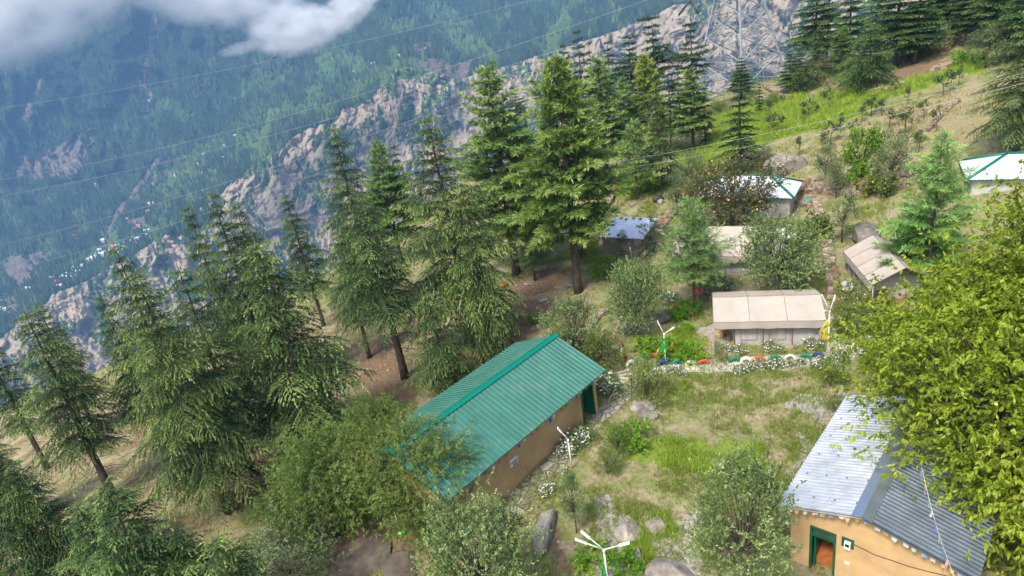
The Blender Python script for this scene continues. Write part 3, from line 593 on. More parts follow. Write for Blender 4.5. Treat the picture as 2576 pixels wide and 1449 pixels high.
    b = B(); bar(sa - .2, sa + .16, a.z - .17, a.z + .2, -.025, .0); mb = b.obj('meter_board', greenp, t)
    b = B(); bar(sa - .1, sa + .08, a.z - .17, a.z + .1, -.12, -.025); m1 = b.obj('meter_box', whitep, mb)
    b = B(); bar(sa - .07, sa + .05, a.z - .06, a.z + .05, -.125, -.12); b.obj('meter_window', dark, m1)
    a = vplane(*Z9(1240, 1351), W0, 134); sa2 = (a - W0).dot(v); b = B(); bar(sa2 - .07, sa2 + .07, a.z - .05, a.z + .05, -.012, 0); b.obj('paper_notice', whitep, t)
    pts = [vplane(*Z9(*q), W0 - u * .02, 134) for q in ((1280, 1205), (1370, 1250), (1450, 1290), (1560, 1325), (1700, 1375), (1850, 1415), (1980, 1445), (2100, 1490))]
    b = B(); b.tube([T(p) for p in pts], .012, 5); b.obj('cable', M('black_cable', (.06, .05, .05)), t)
    # prayer flags below both verges
    e = [E0 + u * .1, R0 + u * .1, Q0 + u * .1]
    p = [(q + Vector((0, 0, -.11))) for q in e]
    pts = [p[0].lerp(p[1], f / 8) + Vector((0, 0, -.03 * (f % 2))) for f in range(9)] + [p[1].lerp(p[2], f / 10) + Vector((0, 0, -.03 * (f % 2))) for f in range(1, 11)]
    flag_string('faded pastel prayer flags strung along the edge of the silver tin roof', pts, 22, ['paleblue', 'white', 'peach', 'mint', 'white', 'mint', 'paleblue', 'white', 'peach', 'yellow'], .2, 'prayer flag strings', 9)
    return t
tin_house()
# cord of flags coming down out of the walnut tree
fa, fb = atd(*Z9(1800, 610), 19.5), atd(*Z9(2060, 1480), 15.2)
flag_string('faded prayer flags on a white cord running down from the walnut tree', [Vector(fa).lerp(Vector(fb), f / 10) + Vector((0, 0, -.25 * math.sin(math.pi * f / 10))) for f in range(11)], 9, ['paleblue', 'peach', 'mint', 'white', 'paleblue', 'white'], .26, 'prayer flag strings', 5)

# ------------------------------------------------------------------ tents
def ridge_tent(name, label, O, az, L, front, back, zg, ze, zr, drop=.36, bays=3, inset=.45, porch=True, hip=0.0, wallin=(.95, .3)):
    """fly sheet on a ridge, valance, canvas walls in bays, poles. O: ground point under the near-left eave corner"""
    u = U(az); v = U(az + 90); O = Vector(O); t = thing(name, label, 'tent', (O.x, O.y, zg))
    def P(s, d, z): return u * s - v * d + Vector((0, 0, z - zg))
    W_ = front + back; sg = max(2, bays * 4)
    b = B(); nx = sg; rows = []
    def sag(s): return -.045 * abs(math.sin(math.pi * s * bays)) 
    for j, (d, z) in enumerate([(0, ze), (front * .5, (ze + zr) / 2), (front, zr), (front + back * .5, (ze + zr) / 2), (W_, ze)]):
        row = []
        for i in range(nx + 1):
            s = i / nx; hs = hip * (1 - abs(d - front) / front) if hip else 0; x = hs + s * (L - 2 * hs)
            row.append(P(x, d, z + sag(s) * (1 if j in (1, 3) else .5)))
        rows.append(row)
    vs = [p for r_ in rows for p in r_]; n1 = nx + 1
    b.add(vs, [(j * n1 + i, j * n1 + i + 1, (j + 1) * n1 + i + 1, (j + 1) * n1 + i) for j in range(4) for i in range(nx)], 0, False)
    b.add([p + Vector((0, 0, -.03)) for p in vs], [(j * n1 + i, (j + 1) * n1 + i, (j + 1) * n1 + i + 1, j * n1 + i + 1) for j in range(4) for i in range(nx)], 0, False)
    if hip:
        for e in (0, nx):
            b.add([rows[0][e], rows[1][e], rows[2][e], rows[3][e], rows[4][e]], [(0, 4, 3, 1), (1, 3, 2)], 0, False)
    fly = b.obj('fly_sheet', canvas, t)
    b = B()   # valance round the eaves
    def val(pts_, out):
        k = len(pts_); lo = [p + Vector((0, 0, -drop - .05 * math.sin(i * 1.3) ** 2)) + out * .03 for i, p in enumerate(pts_)]
        b.add(list(pts_) + lo, [(i, k + i, k + i + 1, i + 1) for i in range(k - 1)], 0, False)
        b.add([p - out * .015 for p in list(pts_) + lo], [(i, i + 1, k + i + 1, k + i) for i in range(k - 1)], 0, False)
    val(rows[0], v); val(rows[4][::-1], -v)
    if hip: val([rows[0][0], rows[4][0]], -u); val([rows[0][nx], rows[4][nx]], u)
    b.obj('valance', M('cream_canvas_valance', (0.36, 0.32, 0.275), 0.95, var=.1, scale=1.2, dirt=(0.27, 0.23, 0.19)), t)
    b = B()   # seams over the fly
    if not hip:
        for i in range(bays + 1):
            c = i * sg // bays
            b.tube([rows[j][c] + Vector((0, 0, .012)) for j in range(5)], .014, 4)
    b.tube([q + Vector((0, 0, .012)) for q in rows[2]], .016, 4); b.tube([q + Vector((0, 0, .006)) for q in rows[0]], .012, 4)
    b.obj('seam', M('stained_seam', (.24, .19, .15), .9), fly)
    # walls
    x0, x1 = wallin[0], L - wallin[1]; y0, y1 = inset, W_ - inset
    zt = ze - .06; b = B()
    def panel(a, c, k=8):
        a0, c0 = Vector(a), Vector(c); dd = (c0 - a0); nn = Vector((dd.y, -dd.x, 0)).normalized(); up = []; lo = []
        for i in range(k + 1):
            f = i / k; bulge = .035 * math.sin(math.pi * f) + .012 * math.sin(f * 23); up.append(a0 + dd * f + nn * bulge); lo.append(a0 + dd * f + nn * (bulge + .05) + Vector((0, 0, -(zt - zg) + .02)))
        b.add(up + lo, [(i, k + 1 + i, k + 2 + i, i + 1) for i in range(k)], 0, False)
        b.add([q - nn * .02 for q in up + lo], [(i, i + 1, k + 2 + i, k + 1 + i) for i in range(k)], 0, False)
    nb = bays
    for i in range(nb): panel(P(x0 + (x1 - x0) * i / nb, y0, zt), P(x0 + (x1 - x0) * (i + 1) / nb, y0, zt))
    panel(P(x1, y0, zt), P(x1, y1, zt)); panel(P(x1, y1, zt), P(x0, y1, zt)); panel(P(x0, y1, zt), P(x0, y0, zt))
    for xx in (x0, x1):
        zz = zt + (zr - ze) * (y0 / front) ; b.add([P(xx, y0, zt), P(xx, y1, zt), P(xx, front, zr - .08)], [(0, 1, 2), (2, 1, 0)] if False else [(0, 1, 2)], 0, False)
    b.add([P(x0, y0, zg + .03), P(x1, y0, zg + .03), P(x1, y1, zg + .03), P(x0, y1, zg + .03)], [(0, 1, 2, 3)])
    b.obj('canvas_wall', canvasg, t)
    for i in range(nb + 1):
        for yy in (y0 - .09,):
            b = B(); x = x0 + (x1 - x0) * i / nb; b.tube([P(x, yy, zg - .05), P(x, yy, ze - .1)], .02, 6); b.obj('pole', seam, t)
    for x in (0.06, L - .06):
        for yy in (.08, W_ - .08):
            b = B(); b.tube([P(x, yy, zg - .05), P(x, yy, ze - .03)], .022, 6); b.obj('pole', M('tent_pole_steel', (.45, .43, .4), .5), t)
    for k_ in range(4):
        xx = 0 if k_ < 2 else L; yy, so = (0, -1) if k_ % 2 == 0 else (W_, 1)
        p_ = P(xx, yy, ze - .03); e_ = P(xx + (.25 if k_ >= 2 else -.25), yy + so * .75, zg); b = B(); b.tube([p_, e_], .007, 4); b.obj('guy_rope', M('tan_rope', (.5, .44, .34), .9), t)
    for i in range(nb):
        if i == nb - 1: continue
        xa = x0 + (x1 - x0) * (i + .22) / nb; xb = x0 + (x1 - x0) * (i + .78) / nb; b = B(); yy = y0 - .085
        q = [P(xa, yy, zt - .18), P(xb, yy, zt - .18), P(xb, yy - .02, zg + .4), P(xa, yy - .02, zg + .4)]
        for k in range(4): b.tube([q[k], q[(k + 1) % 4]], .009, 4)
        b.obj('window_flap', M('canvas_stitch', (.25, .24, .22), .9), t)
    return t, P
b0 = Vector(atz(*Z6(385, 1165), -19)); uu, vvv = U(107.5), U(197.5)
O1 = b0 - uu * 1.0 + vvv * .38
tf, Pf = ridge_tent('canvas_tent', 'cream canvas ridge tent beside the row of painted tyres, its long side facing the lawn', O1, 107.5, 5.42, 1.85, 1.85, -18.98, -17.33, -16.78, drop=.36, bays=3, inset=.42, wallin=(1.05, .12))
O2 = Vector((18.5, 31.5, 0)); u2 = U(11)
tr_, Pr = ridge_tent('canvas_tent', 'pale canvas ridge tent under the walnut tree, gable end and wicker chairs facing the lawn', (19.45 + .05, 36.3, 0), 191, 4.85, 1.58, 1.58, -18.4, -16.8, -15.95, drop=.34, bays=4, inset=.25, wallin=(.2, 1.0))
eL, eR = Vector(atz(1682, 645, -17.2)), Vector(atz(1972, 645, -17.2)); azm = math.degrees(math.atan2(eR.x - eL.x, eR.y - eL.y))
tm, Pm_ = ridge_tent('canvas_tent', 'hipped canvas tent half hidden between a young pine and a leafy shrub', (eL.x, eL.y, 0), azm, (eR - eL).length, 2.2, 2.2, -18.8, -17.2, -16.0, drop=.38, bays=4, inset=.4, hip=1.55, wallin=(.45, .45))
def wicker_chair(loc, rz, label):
    t = thing('wicker_chair', label, 'chair', loc, rz, 'wicker chairs on the tent porch')
    b = B(); b.tube([(0, 0, 0.02), (0, 0, .2), (0, 0, .38)], [.30, .26, .31], 14); b.obj('base', wicker, t)
    b = B(); b.tube([(0, 0, .381), (0, 0, .44)], .29, 14); b.obj('seat', M('chair_cushion', (.3, .25, .2)), t)
    b = B(); vs = []
    for i in range(13):
        a = math.pi * i / 12; 
        for r_, in ((.3,), (.34,)): vs += [(r_ * math.cos(a), r_ * math.sin(a) * .8 + .02, .36), (r_ * math.cos(a) * 1.1, r_ * math.sin(a) * .95 + .05, .5 + .42 * math.sin(a))]
    fs = []
    for i in range(12):
        o = i * 4; fs += [(o, o + 4, o + 5, o + 1), (o + 2, o + 3, o + 7, o + 6), (o + 1, o + 5, o + 7, o + 3)]
    b.add(vs, fs, 0, True); b.obj('backrest', wicker, t); return t
for k, (x, y) in enumerate(((1470, 845), (1590, 820))):
    g = atz(*Z6(x + 35, y + 10), -18.35); wicker_chair((g[0], g[1], -18.38), math.radians(-20 - 10 * k), ['round backed brown wicker chair, left one on the tent porch', 'round backed brown wicker chair, right one on the tent porch'][k])
def basket():
    g = G(*ZG(1185, 548)); t = thing('wicker_stool', 'squat woven cane stool on the gravel at the left end of the front tent', 'stool', g)
    b = B(); b.tube([(0, 0, 0), (0, 0, .16), (0, 0, .36)], [.27, .21, .27], 16); b.obj('body', M('tan_wicker', (.42, .28, .15), .8, var=.4, scale=25), t)
    b = B(); b.tube([(0, 0, .361), (0, 0, .40)], .255, 16); b.obj('seat', M('tan_seat', (.36, .25, .16), .8), t)
basket()
def dish():
    a = Vector(atz(*Z6(1238, 712), -17.9)); g = Vector((a.x, a.y, gz(a.x, a.y))); t = thing('satellite_dish', 'small grey satellite dish on a short post beside the right tent', 'satellite dish', g)
    hp = a.z - g.z; b = B(); b.tube([(0, 0, 0), (0, 0, hp)], .025, 6); b.obj('post', steel, t)
    b = B(); d = Vector((-.35, -.75, .55)).normalized(); q = d.to_track_quat('Z', 'Y'); vs = []; n = 16
    for j in range(5):
        r_ = .31 * j / 4
        for i in range(n): an = 2 * math.pi * i / n; vs.append(q @ Vector((r_ * math.cos(an), r_ * math.sin(an) * 1.05, r_ * r_ * .9)) + Vector((0, 0, hp)))
    b.add(vs, [(j * n + i, j * n + (i + 1) % n, (j + 1) * n + (i + 1) % n, (j + 1) * n + i) for j in range(4) for i in range(n)], 0, True)
    b.obj('dish', M('dish_grey', (.5, .5, .5), .4), t)
    b = B(); b.tube([q @ Vector((0, -.3, .08)) + Vector((0, 0, hp)), q @ Vector((0, 0, .42)) + Vector((0, 0, hp))], .012, 5); b.box(q @ Vector((0, 0, .43)) + Vector((0, 0, hp)), (.07, .07, .07)); b.obj('feed_arm', steel, t)
dish()

# ------------------------------------------------------------------ hipped white roofs and stone hut
def hip_house(label, near, az, L, Wd, ze, zg, rise, hipin, wallmat, roofm):
    """near: the near eave corner at the right end; az: direction along the eave towards the left"""
    u = U(az); v = U(az + 90); N_ = Vector((*near[:2], ze)); t = thing('hipped_cottage', label, 'cottage', (N_.x, N_.y, zg)); O = t.location.copy()
    a, b_, c, d = N_, N_ + u * L, N_ + u * L + v * Wd, N_ + v * Wd; r1 = N_ + u * hipin + v * Wd / 2; r2 = N_ + u * (L - hipin) + v * Wd / 2; r1 = r1 + Vector((0, 0, rise)); r2 = r2 + Vector((0, 0, rise))
    T = lambda p: Vector(p) - O; b = B()
    sheet(b, T(a), T(b_), T(r2), T(r1), .2, .016); sheet(b, T(d), T(c), T(r2), T(r1), .2, .016)
    for e0, e1, r in ((a, d, r1), (b_, c, r2)): b.slab([T(e0), T(e1), T(r)] + [T(r) + Vector((0, 0, .001))], .0) if False else b.add([T(e0), T(e1), T(r), T(e0) - Vector((0, 0, .03)), T(e1) - Vector((0, 0, .03)), T(r) - Vector((0, 0, .03))], [(0, 1, 2), (5, 4, 3), (0, 3, 4, 1)])
    rf = b.obj('roof', roofm, t)
    b = B(); o = Vector((0, 0, .04))
    for p, q in ((a, r1), (d, r1), (b_, r2), (c, r2), (r1, r2)): b.tube([T(p) + o, T(q) + o], .085, 4)
    b.obj('ridge_cap', tealcap, rf)
    b = B()
    for p, q in ((a, b_), (b_, c), (c, d), (d, a)): b.tube([T(p) - o, T(q) - o], .03, 4)
    b.obj('fascia', tealcap, rf)
    b = B(); i = .32; w = [N_ + u * i + v * i, N_ + u * (L - i) + v * i, N_ + u * (L - i) + v * (Wd - i), N_ + u * i + v * (Wd - i)]; w = [Vector((p.x, p.y, zg - .3)) for p in w]
    for k in range(4):
        p, q = w[k], w[(k + 1) % 4]; ins = ((w[(k + 2) % 4] - q).normalized()) * .15; hh = Vector((0, 0, ze - zg + .27)); dd = (q - p).normalized() * .15
        p2 = p + dd
        b.hexa([T(p2), T(q + dd * 0), T(q + ins), T(p2 + ins)], [T(p2 + hh), T(q + hh), T(q + ins + hh), T(p2 + ins + hh)])
    b.obj('wall', wallmat, t); return t
lime = M('pale_grey_render', (.48, .47, .44), .9, var=.12, dirt=(.36, .34, .3))
hip_house('white roofed cottage with teal ridge caps behind the orange fruited tree', (20.93, 46.07), -57, 7.4, 4.0, -16.6, -18.2, 1.1, 2.0, lime, whitetin)
hip_house('white roofed cottage with teal ridge caps at the right edge above the walnut tree', (35.5, 34.9), -62, 8.2, 4.2, -14.55, -16.4, .95, 2.2, lime, whitetin)
# small white roof behind the shrub
wr = atz(*ZM(2360, 760), -17.3); wl_ = atz(*ZM(2110, 640), -17.3)
hip_house('small white roofed shelter peeping over the leafy shrub by the middle tent', (wr[0], wr[1]), -75, 2.6, 2.0, -17.3, -18.4, .5, .8, lime, whitetin)
def hut():
    NL, NR = Vector((6.85, 46.8, -17.4)), Vector((6.85, 46.8, -17.4)) + U(124) * 3.4; v = U(34); FL, FR = NL + v * 3.1, NR + v * 3.1; FL.z = FR.z = -16.95; zg = -19.05
    t = thing('stone_hut', 'low grey stone hut with blue-grey tin roof held down by rocks', 'hut', (NL.x, NL.y, zg)); O = t.location.copy(); T = lambda p: Vector(p) - O
    b = B(); sheet(b, T(NL), T(NR), T(FR), T(FL), .13, .018); b.obj('roof', bluetin, t)
    b = B(); r = random.Random(5); u = U(124)
    def course(p0, dirn, ln, zt0, zt1, nrm):
        z = zg - .3
        while z < max(zt0, zt1) - .1:
            x = 0
            while x < ln - .05:
                w = min(r.uniform(.18, .42), ln - x); lim = zt0 + (zt1 - zt0) * x / ln; hh = min(.15, lim - .07 - z)
                if hh > .04: c = p0 + dirn * (x + w / 2); b.box(T((c.x, c.y, z + hh / 2)) + nrm * r.uniform(-.015, .015), (w - .012, .24, hh - .01), math.atan2(dirn.y, dirn.x))
                x += w
            z += .155
    A = NL + u * .2 + v * .25; L1, L2 = 3.0, 2.6
    course(A, u, L1, -17.4, -17.4, -v); course(A + v * L2, u, L1, -17.0, -17.0, v); course(A + v * .13 - u * .0, v, L2 - .26, -17.4, -17.0, -u); course(A + u * L1 + v * .13, v, L2 - .26, -17.4, -17.0, u)
    b.obj('wall', stonemat('hut_stone', [(0, (.17, .15, .13)), (.5, (.26, .24, .21)), (1, (.36, .33, .29))]), t)
    return NL, NR, FL, FR
HUT = hut()
def rockmesh(seed, sx, sy, sz, sub=3, rough=.22):
    import bmesh
    bm = bmesh.new(); bmesh.ops.create_icosphere(bm, subdivisions=sub, radius=1.0); r = random.Random(seed); pl = [(Vector((r.gauss(0, 1), r.gauss(0, 1), r.gauss(0, 1))).normalized(), r.uniform(.62, .9)) for _ in range(9)]
    for v in bm.verts:
        p = v.co.copy()
        for n, d in pl:
            k = p.dot(n)
            if k > d: p -= n * (k - d)
        q = p * 2.2; nzv = float(fbm(np.array([q.x + q.z * .7 + seed * 3.1]), np.array([q.y - q.z * .6]), seed, 3)[0]) - .5
        p *= 1 + nzv * rough; v.co = Vector((p.x * sx, p.y * sy, p.z * sz))
    me = bpy.data.meshes.new('boulder'); bm.to_mesh(me); bm.free(); return me
def rockmat():
    if 'boulder' in _mats: return _mats['boulder']
    m, nt, p = newmat('boulder'); n = noise(nt, 2.2, 8, .65); n2 = noise(nt, 9, 6, .7)
    c = ramp(nt, n, [(.3, (.11, .10, .085)), (.5, (.24, .215, .185)), (.68, (.37, .335, .29))]); c = mixc(nt, ramp(nt, noise(nt, 1.1, 5, .6), [(.55, (0, 0, 0)), (.66, (.5, .5, .5))]), c, (.16, .16, .08))
    oi = _node(nt, 'ShaderNodeObjectInfo'); hs = _node(nt, 'ShaderNodeHueSaturation'); nt.links.new(c, hs.inputs['Color']); nt.links.new(math_(nt, 'ADD', math_(nt, 'MULTIPLY', oi.outputs['Random'], .5), .75), hs.inputs['Value'])
    nt.links.new(hs.outputs[0], p.inputs['Base Color']); p.inputs['Roughness'].default_value = .95; p.inputs['Specular IOR Level'].default_value = .15
    nt.links.new(bump(nt, math_(nt, 'ADD', n, n2), .6, .08), p.inputs['Normal']); _mats['boulder'] = m; return m
def boulder(px, py, sx, sy, sz, label, seed, rz=0.0, sink=.3, loc=None, name='boulder', grp=None, mat=None):
    g = Vector(loc) if loc is not None else G(px, py); me = rockmesh(seed, sx, sy, sz); me.materials.append(mat or rockmat())
    for p in me.polygons: p.use_smooth = False
    o = bpy.data.objects.new(name, me); COL.objects.link(o); o.location = g + Vector((0, 0, sz * (1 - 2 * sink) if loc is None else sz * .6)); o.rotation_euler = (0, 0, rz)
    return tag(o, label, 'rock', grp)
NLh, NRh, FLh, FRh = HUT
hutpos = [(.2, .9, 'at the upper left corner'), (.48, .93, 'in the middle of the upper edge'), (.33, .86, 'just below the upper edge'), (.64, .9, 'on the upper edge beside the slim apple tree'), (.14, .55, 'on the left verge'), (.1, .3, 'low on the left verge'), (.2, .12, 'at the lower left corner'), (.42, .1, 'on the lower edge'), (.7, .55, 'in the middle of the sheet')]
for i, (s, w, where) in enumerate(hutpos):
    p = NLh.lerp(NRh, s).lerp(FLh.lerp(FRh, s), w); boulder(0, 0, .17, .13, .07, 'brown rock on the hut roof ' + where, 50 + i, i * .7, loc=p + Vector((0, 0, .02)), name='rock', grp='rocks on the hut roof')

# ------------------------------------------------------------------ dry stone walls
def stone_wall(pts, h, w, label, seed, lift=0):
    r = random.Random(seed); P = [G(*p) for p in pts]; O = P[0].copy(); b = B()
    for a, c in zip(P[:-1], P[1:]):
        d = Vector((c.x - a.x, c.y - a.y, 0)); L = d.length; d.normalize(); n = Vector((-d.y, d.x, 0)); k = max(2, int(h / .15))
        for j in range(k):
            x = r.uniform(-.15, 0)
            while x < L:
                ln = r.uniform(.13, .36); q = a + d * (x + ln / 2); z = gz(q.x, q.y) - .06 + lift + j * h / k; topk = (j == k - 1)
                for side_ in (-1, 1):
                    if topk and r.random() < .3: continue
                    q = a + d * (x + ln / 2 + side_ * .03) + n * (side_ * w * .25)
                    ww = w * .5 * r.uniform(.75, 1.25); hh = h / k * r.uniform(.85, 1.25)
                    vs = []
                    for sz in (-1, 1):
                        for sx, sy in ((-1, -1), (1, -1), (1, 1), (-1, 1)):
                            e = q + d * (sx * ln / 2 * r.uniform(.78, 1.0)) + n * (sy * ww / 2 * r.uniform(.85, 1.08)); vs.append(Vector((e.x, e.y, z + hh / 2 + sz * hh / 2 * r.uniform(.8, 1.1))) - O)
                    b.add(vs, [(3, 2, 1, 0), (4, 5, 6, 7), (0, 1, 5, 4), (1, 2, 6, 5), (2, 3, 7, 6), (3, 0, 4, 7)])
                x += ln * .97
    o = b.obj('dry_stone_wall', DRYSTONE()); o.location = O; return tag(o, label, 'stone wall')
stone_wall([(1438, 590), (1480, 594), (1525, 599)], .75, .45, 'low dry stone wall running from the big pine trunk to the hut', 1)
stone_wall([(1460, 560), Z5(1870, 210), Z5(1990, 145), Z5(2032, 80), (1549, 455)], .6, .5, 'curving dry stone wall climbing from the hut terrace up to the pine trunks', 2)
stone_wall([ZM(930, 720), ZM(1000, 620), ZM(1090, 500)], .35, .8, 'short line of pale slabs stepping up beside the stone hut', 3)
stone_wall([(1985, 483), (2035, 484), (2083, 486), (2160, 486), (2240, 480), (2310, 458)], 1.15, .5, 'tall reddish dry stone terrace wall behind the white roofed cottage', 4)
stone_wall([(1990, 519), (2045, 518)], .45, .4, 'short low stone wall at the cottage corner by the teal scrap', 5)
stone_wall([(2052, 505), (2056, 530), (2063, 558)], .55, .55, 'tan stone wall edging the narrow grass strip right of the cottage', 6)
stone_wall([(2078, 625), (2084, 660), (2090, 700), (2096, 755)], .7, .6, 'tan stone wall running down between the leafy shrub and the right tent', 7)
stone_wall([Z3(790, 690), Z3(900, 640), Z3(1090, 645), Z3(1250, 600)], .9, .6, 'dark terrace wall under the deodars left of the red bank', 8)
stone_wall([Z3(960, 520), Z3(1200, 505), Z3(1500, 490)], 1.0, .6, 'long grey terrace wall behind the deodar trunks', 9)
stone_wall([Z3(1970, 400), Z3(2050, 330), Z3(2230, 310)], 1.6, .7, 'high grey stone wall at the top right behind the bright bush', 10)
stone_wall([Z3(1420, 710), Z3(1530, 690), Z3(1660, 655)], .5, .8, 'row of tumbled pale rocks at the foot of the red bank', 11)
stone_wall([Z3(1900, 560), Z3(1960, 540), Z3(2010, 520)], .7, 1.0, 'heap of pale stones on the upper slope below the bright bush', 12)
stone_wall([Z3(1830, 1010), Z3(1930, 900), Z3(2010, 820), Z3(2085, 765)], .3, .4, 'thin stone line crossing the dry orchard slope', 13)
stone_wall([Z3(640, 650), Z3(700, 690), Z3(780, 745)], .5, 1.2, 'pale rubble bank at the foot of the pylon', 14)
stone_wall([Z5(1890, 1020), Z5(1930, 950), Z5(2010, 900)], .3, .5, 'few flat stones stacked beside the leafy tree behind the green roof', 15)
for i, (x, y, sx, sy, sz, lb) in enumerate([(*ZR(110, 400), 1.9, 1.3, 1.1, 'big pale boulder on the slope behind the white roofed cottage'), (*ZR(930, 1090), 1.9, .9, .62, 'long grey boulder behind the right tent'),
    (*Z8(1530, 1150), .36, 1.4, .5, 'tall grey boulder at the garden edge beside the big apple tree'), (*Z8(2165, 1150), .55, .5, .38, 'rounded grey boulder on the lawn above the lamp pole'), (*Z8(2370, 1095), .42, .4, .33, 'pale boulder on the lawn, upper right of the lamp pole'), (*Z8(2225, 1310), .32, .3, .3, 'grey boulder on the lawn right of the lamp pole'),
    (*Z8(2290, 240), .35, .3, .2, 'white rock in the heap beside the green arch, nearest the lawn'), (*Z8(2350, 250), .32, .28, .2, 'white rock at the right end of the heap by the arch'), (*Z8(2240, 190), .42, .4, .3, 'brown rock on top of the heap beside the green arch'), (*Z8(2330, 190), .38, .3, .22, 'pinkish rock at the back of the heap beside the arch'), (*Z8(2290, 160), .3, .3, .25, 'tan rock leaning on the heap by the arch path'),
    (*Z8(2480, 1470), 1.0, .6, .4, 'grey boulder cut by the bottom edge beside the apple tree'), (*Z8(150, 1330), 1.7, 1.2, .3, 'broad dark rock slab below the bushes at the bottom'), (*Z8(450, 1420), 1.1, .8, .22, 'brown rock shelf at the bottom left of the big apple tree'), (*Z8(130, 1260), .15, .15, .15, 'small round brown stone on the dark rock slab'), (*Z8(40, 1370), .17, .15, .15, 'small stone with a pale cap at the edge of the dark slab'),
    (*ZM(975, 420), .35, .3, .3, 'small pinkish boulder by the dark drum near the cottage'), (*ZM(700, 440), .3, .3, .2, 'grey rock in the grass by the small pine'), (*ZG(650, 380), .7, .5, .35, 'grey and rust boulder behind the left lamp pole'), (*Z3(2010, 800), .3, .3, .2, 'stone in the middle of the dry slope'), (*Z3(1150, 530), 1.6, 1.0, .8, 'big grey boulder among the deodar trunks'), (*Z5(1420, 690), .5, .4, .15, 'flat rock at the foot of the forked pine'), (*Z5(1720, 700), .6, .4, .12, 'pale flat rock right of the forked pine'), (*Z5(1515, 820), .35, .3, .15, 'broken rock on the bare slope below the big pine'), (*ZR(1270, 1090), .7, .4, .4, 'grey boulder behind the right tent beside the soft pine')]):
    boulder(x, y, sx, sy, sz, lb, i + 1, rz=i * 1.1 if i not in (2,) else math.radians(-20), mat=M('dark_wet_rock', (.11, .09, .075), .9, var=.4, scale=2, bmp=.5) if i in (12, 13) else None)
# ------------------------------------------------------------------ plants
def nrm(a): return a / (np.linalg.norm(a, axis=-1, keepdims=True) + 1e-9)
def leafgeo(P, D, L, Wd, tint, rng, fold=False, N=None):
    """one narrow leaf (or needle spray) per row; returns V,F,tint"""
    n = len(P); D = nrm(D); L = np.broadcast_to(L, n)[:, None]; Wd = np.broadcast_to(Wd, n)[:, None]
    if N is None: N = rng.normal(size=(n, 3)) * 0.7 + np.array([0, 0, 1.0])
    S = nrm(np.cross(D, N)); Nn = np.cross(S, D)
    if fold:
        m = P + D * L * .5 - Nn * Wd * .12; t = P + D * L - Nn * L * .15
        V = np.stack([P, m + S * Wd * .5 - Nn * Wd * .25, t, m - S * Wd * .5 - Nn * Wd * .25, m], 1).reshape(-1, 3); b = np.arange(n)[:, None] * 5
        Fq = np.concatenate([b + [0, 1, 4], b + [1, 2, 4], b + [2, 3, 4], b + [3, 0, 4]], 1).reshape(-1, 3)
        return V, Fq, np.repeat(tint, 5)
    V = np.stack([P, P + D * L * .45 + S * Wd * .5, P + D * L, P + D * L * .45 - S * Wd * .5], 1).reshape(-1, 3)
    b = np.arange(n)[:, None] * 4; return V, b + np.arange(4), np.repeat(tint, 4)
def barkmat(name='bark', a=(.05, .04, .035), c=(.17, .135, .11)):
    if name in _mats: return _mats[name]
    m, nt, p = newmat(name); n = noise(nt, 3, 8, .7, vec=stretched(nt, 3, 3, .7)); nt.links.new(ramp(nt, n, [(.3, a), (.7, c)]), p.inputs['Base Color']); p.inputs['Roughness'].default_value = .95; p.inputs['Specular IOR Level'].default_value = .1
    nt.links.new(bump(nt, n, .8, .05), p.inputs['Normal']); _mats[name] = m; return m
def twigs_to_leaves(TB, TD, TL, droop, sp, per, L, Wd, rng, spread=.6, down=.15, tipw=.3, tl=None, tipcurve=0.0, start=.05):
    """leaves along an array of twigs"""
    n = np.maximum(1, (TL * (1 - start) / sp).astype(int)) * per; idx = np.repeat(np.arange(len(TB)), n)
    u = start + rng.random(len(idx)) * (1 - start); Lw = TL[idx] * u
    P = TB[idx] + TD[idx] * Lw[:, None]; P[:, 2] -= droop * (u ** 2) * TL[idx]
    D = TD[idx] + rng.normal(size=(len(idx), 3)) * spread; D[:, 2] -= down + droop * u
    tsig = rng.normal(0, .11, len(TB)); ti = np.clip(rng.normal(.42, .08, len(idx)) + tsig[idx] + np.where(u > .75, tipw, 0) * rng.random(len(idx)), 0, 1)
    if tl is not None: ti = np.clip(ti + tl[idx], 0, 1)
    return P, D, L * rng.uniform(.7, 1.25, len(idx)), Wd * rng.uniform(.8, 1.2, len(idx)), ti
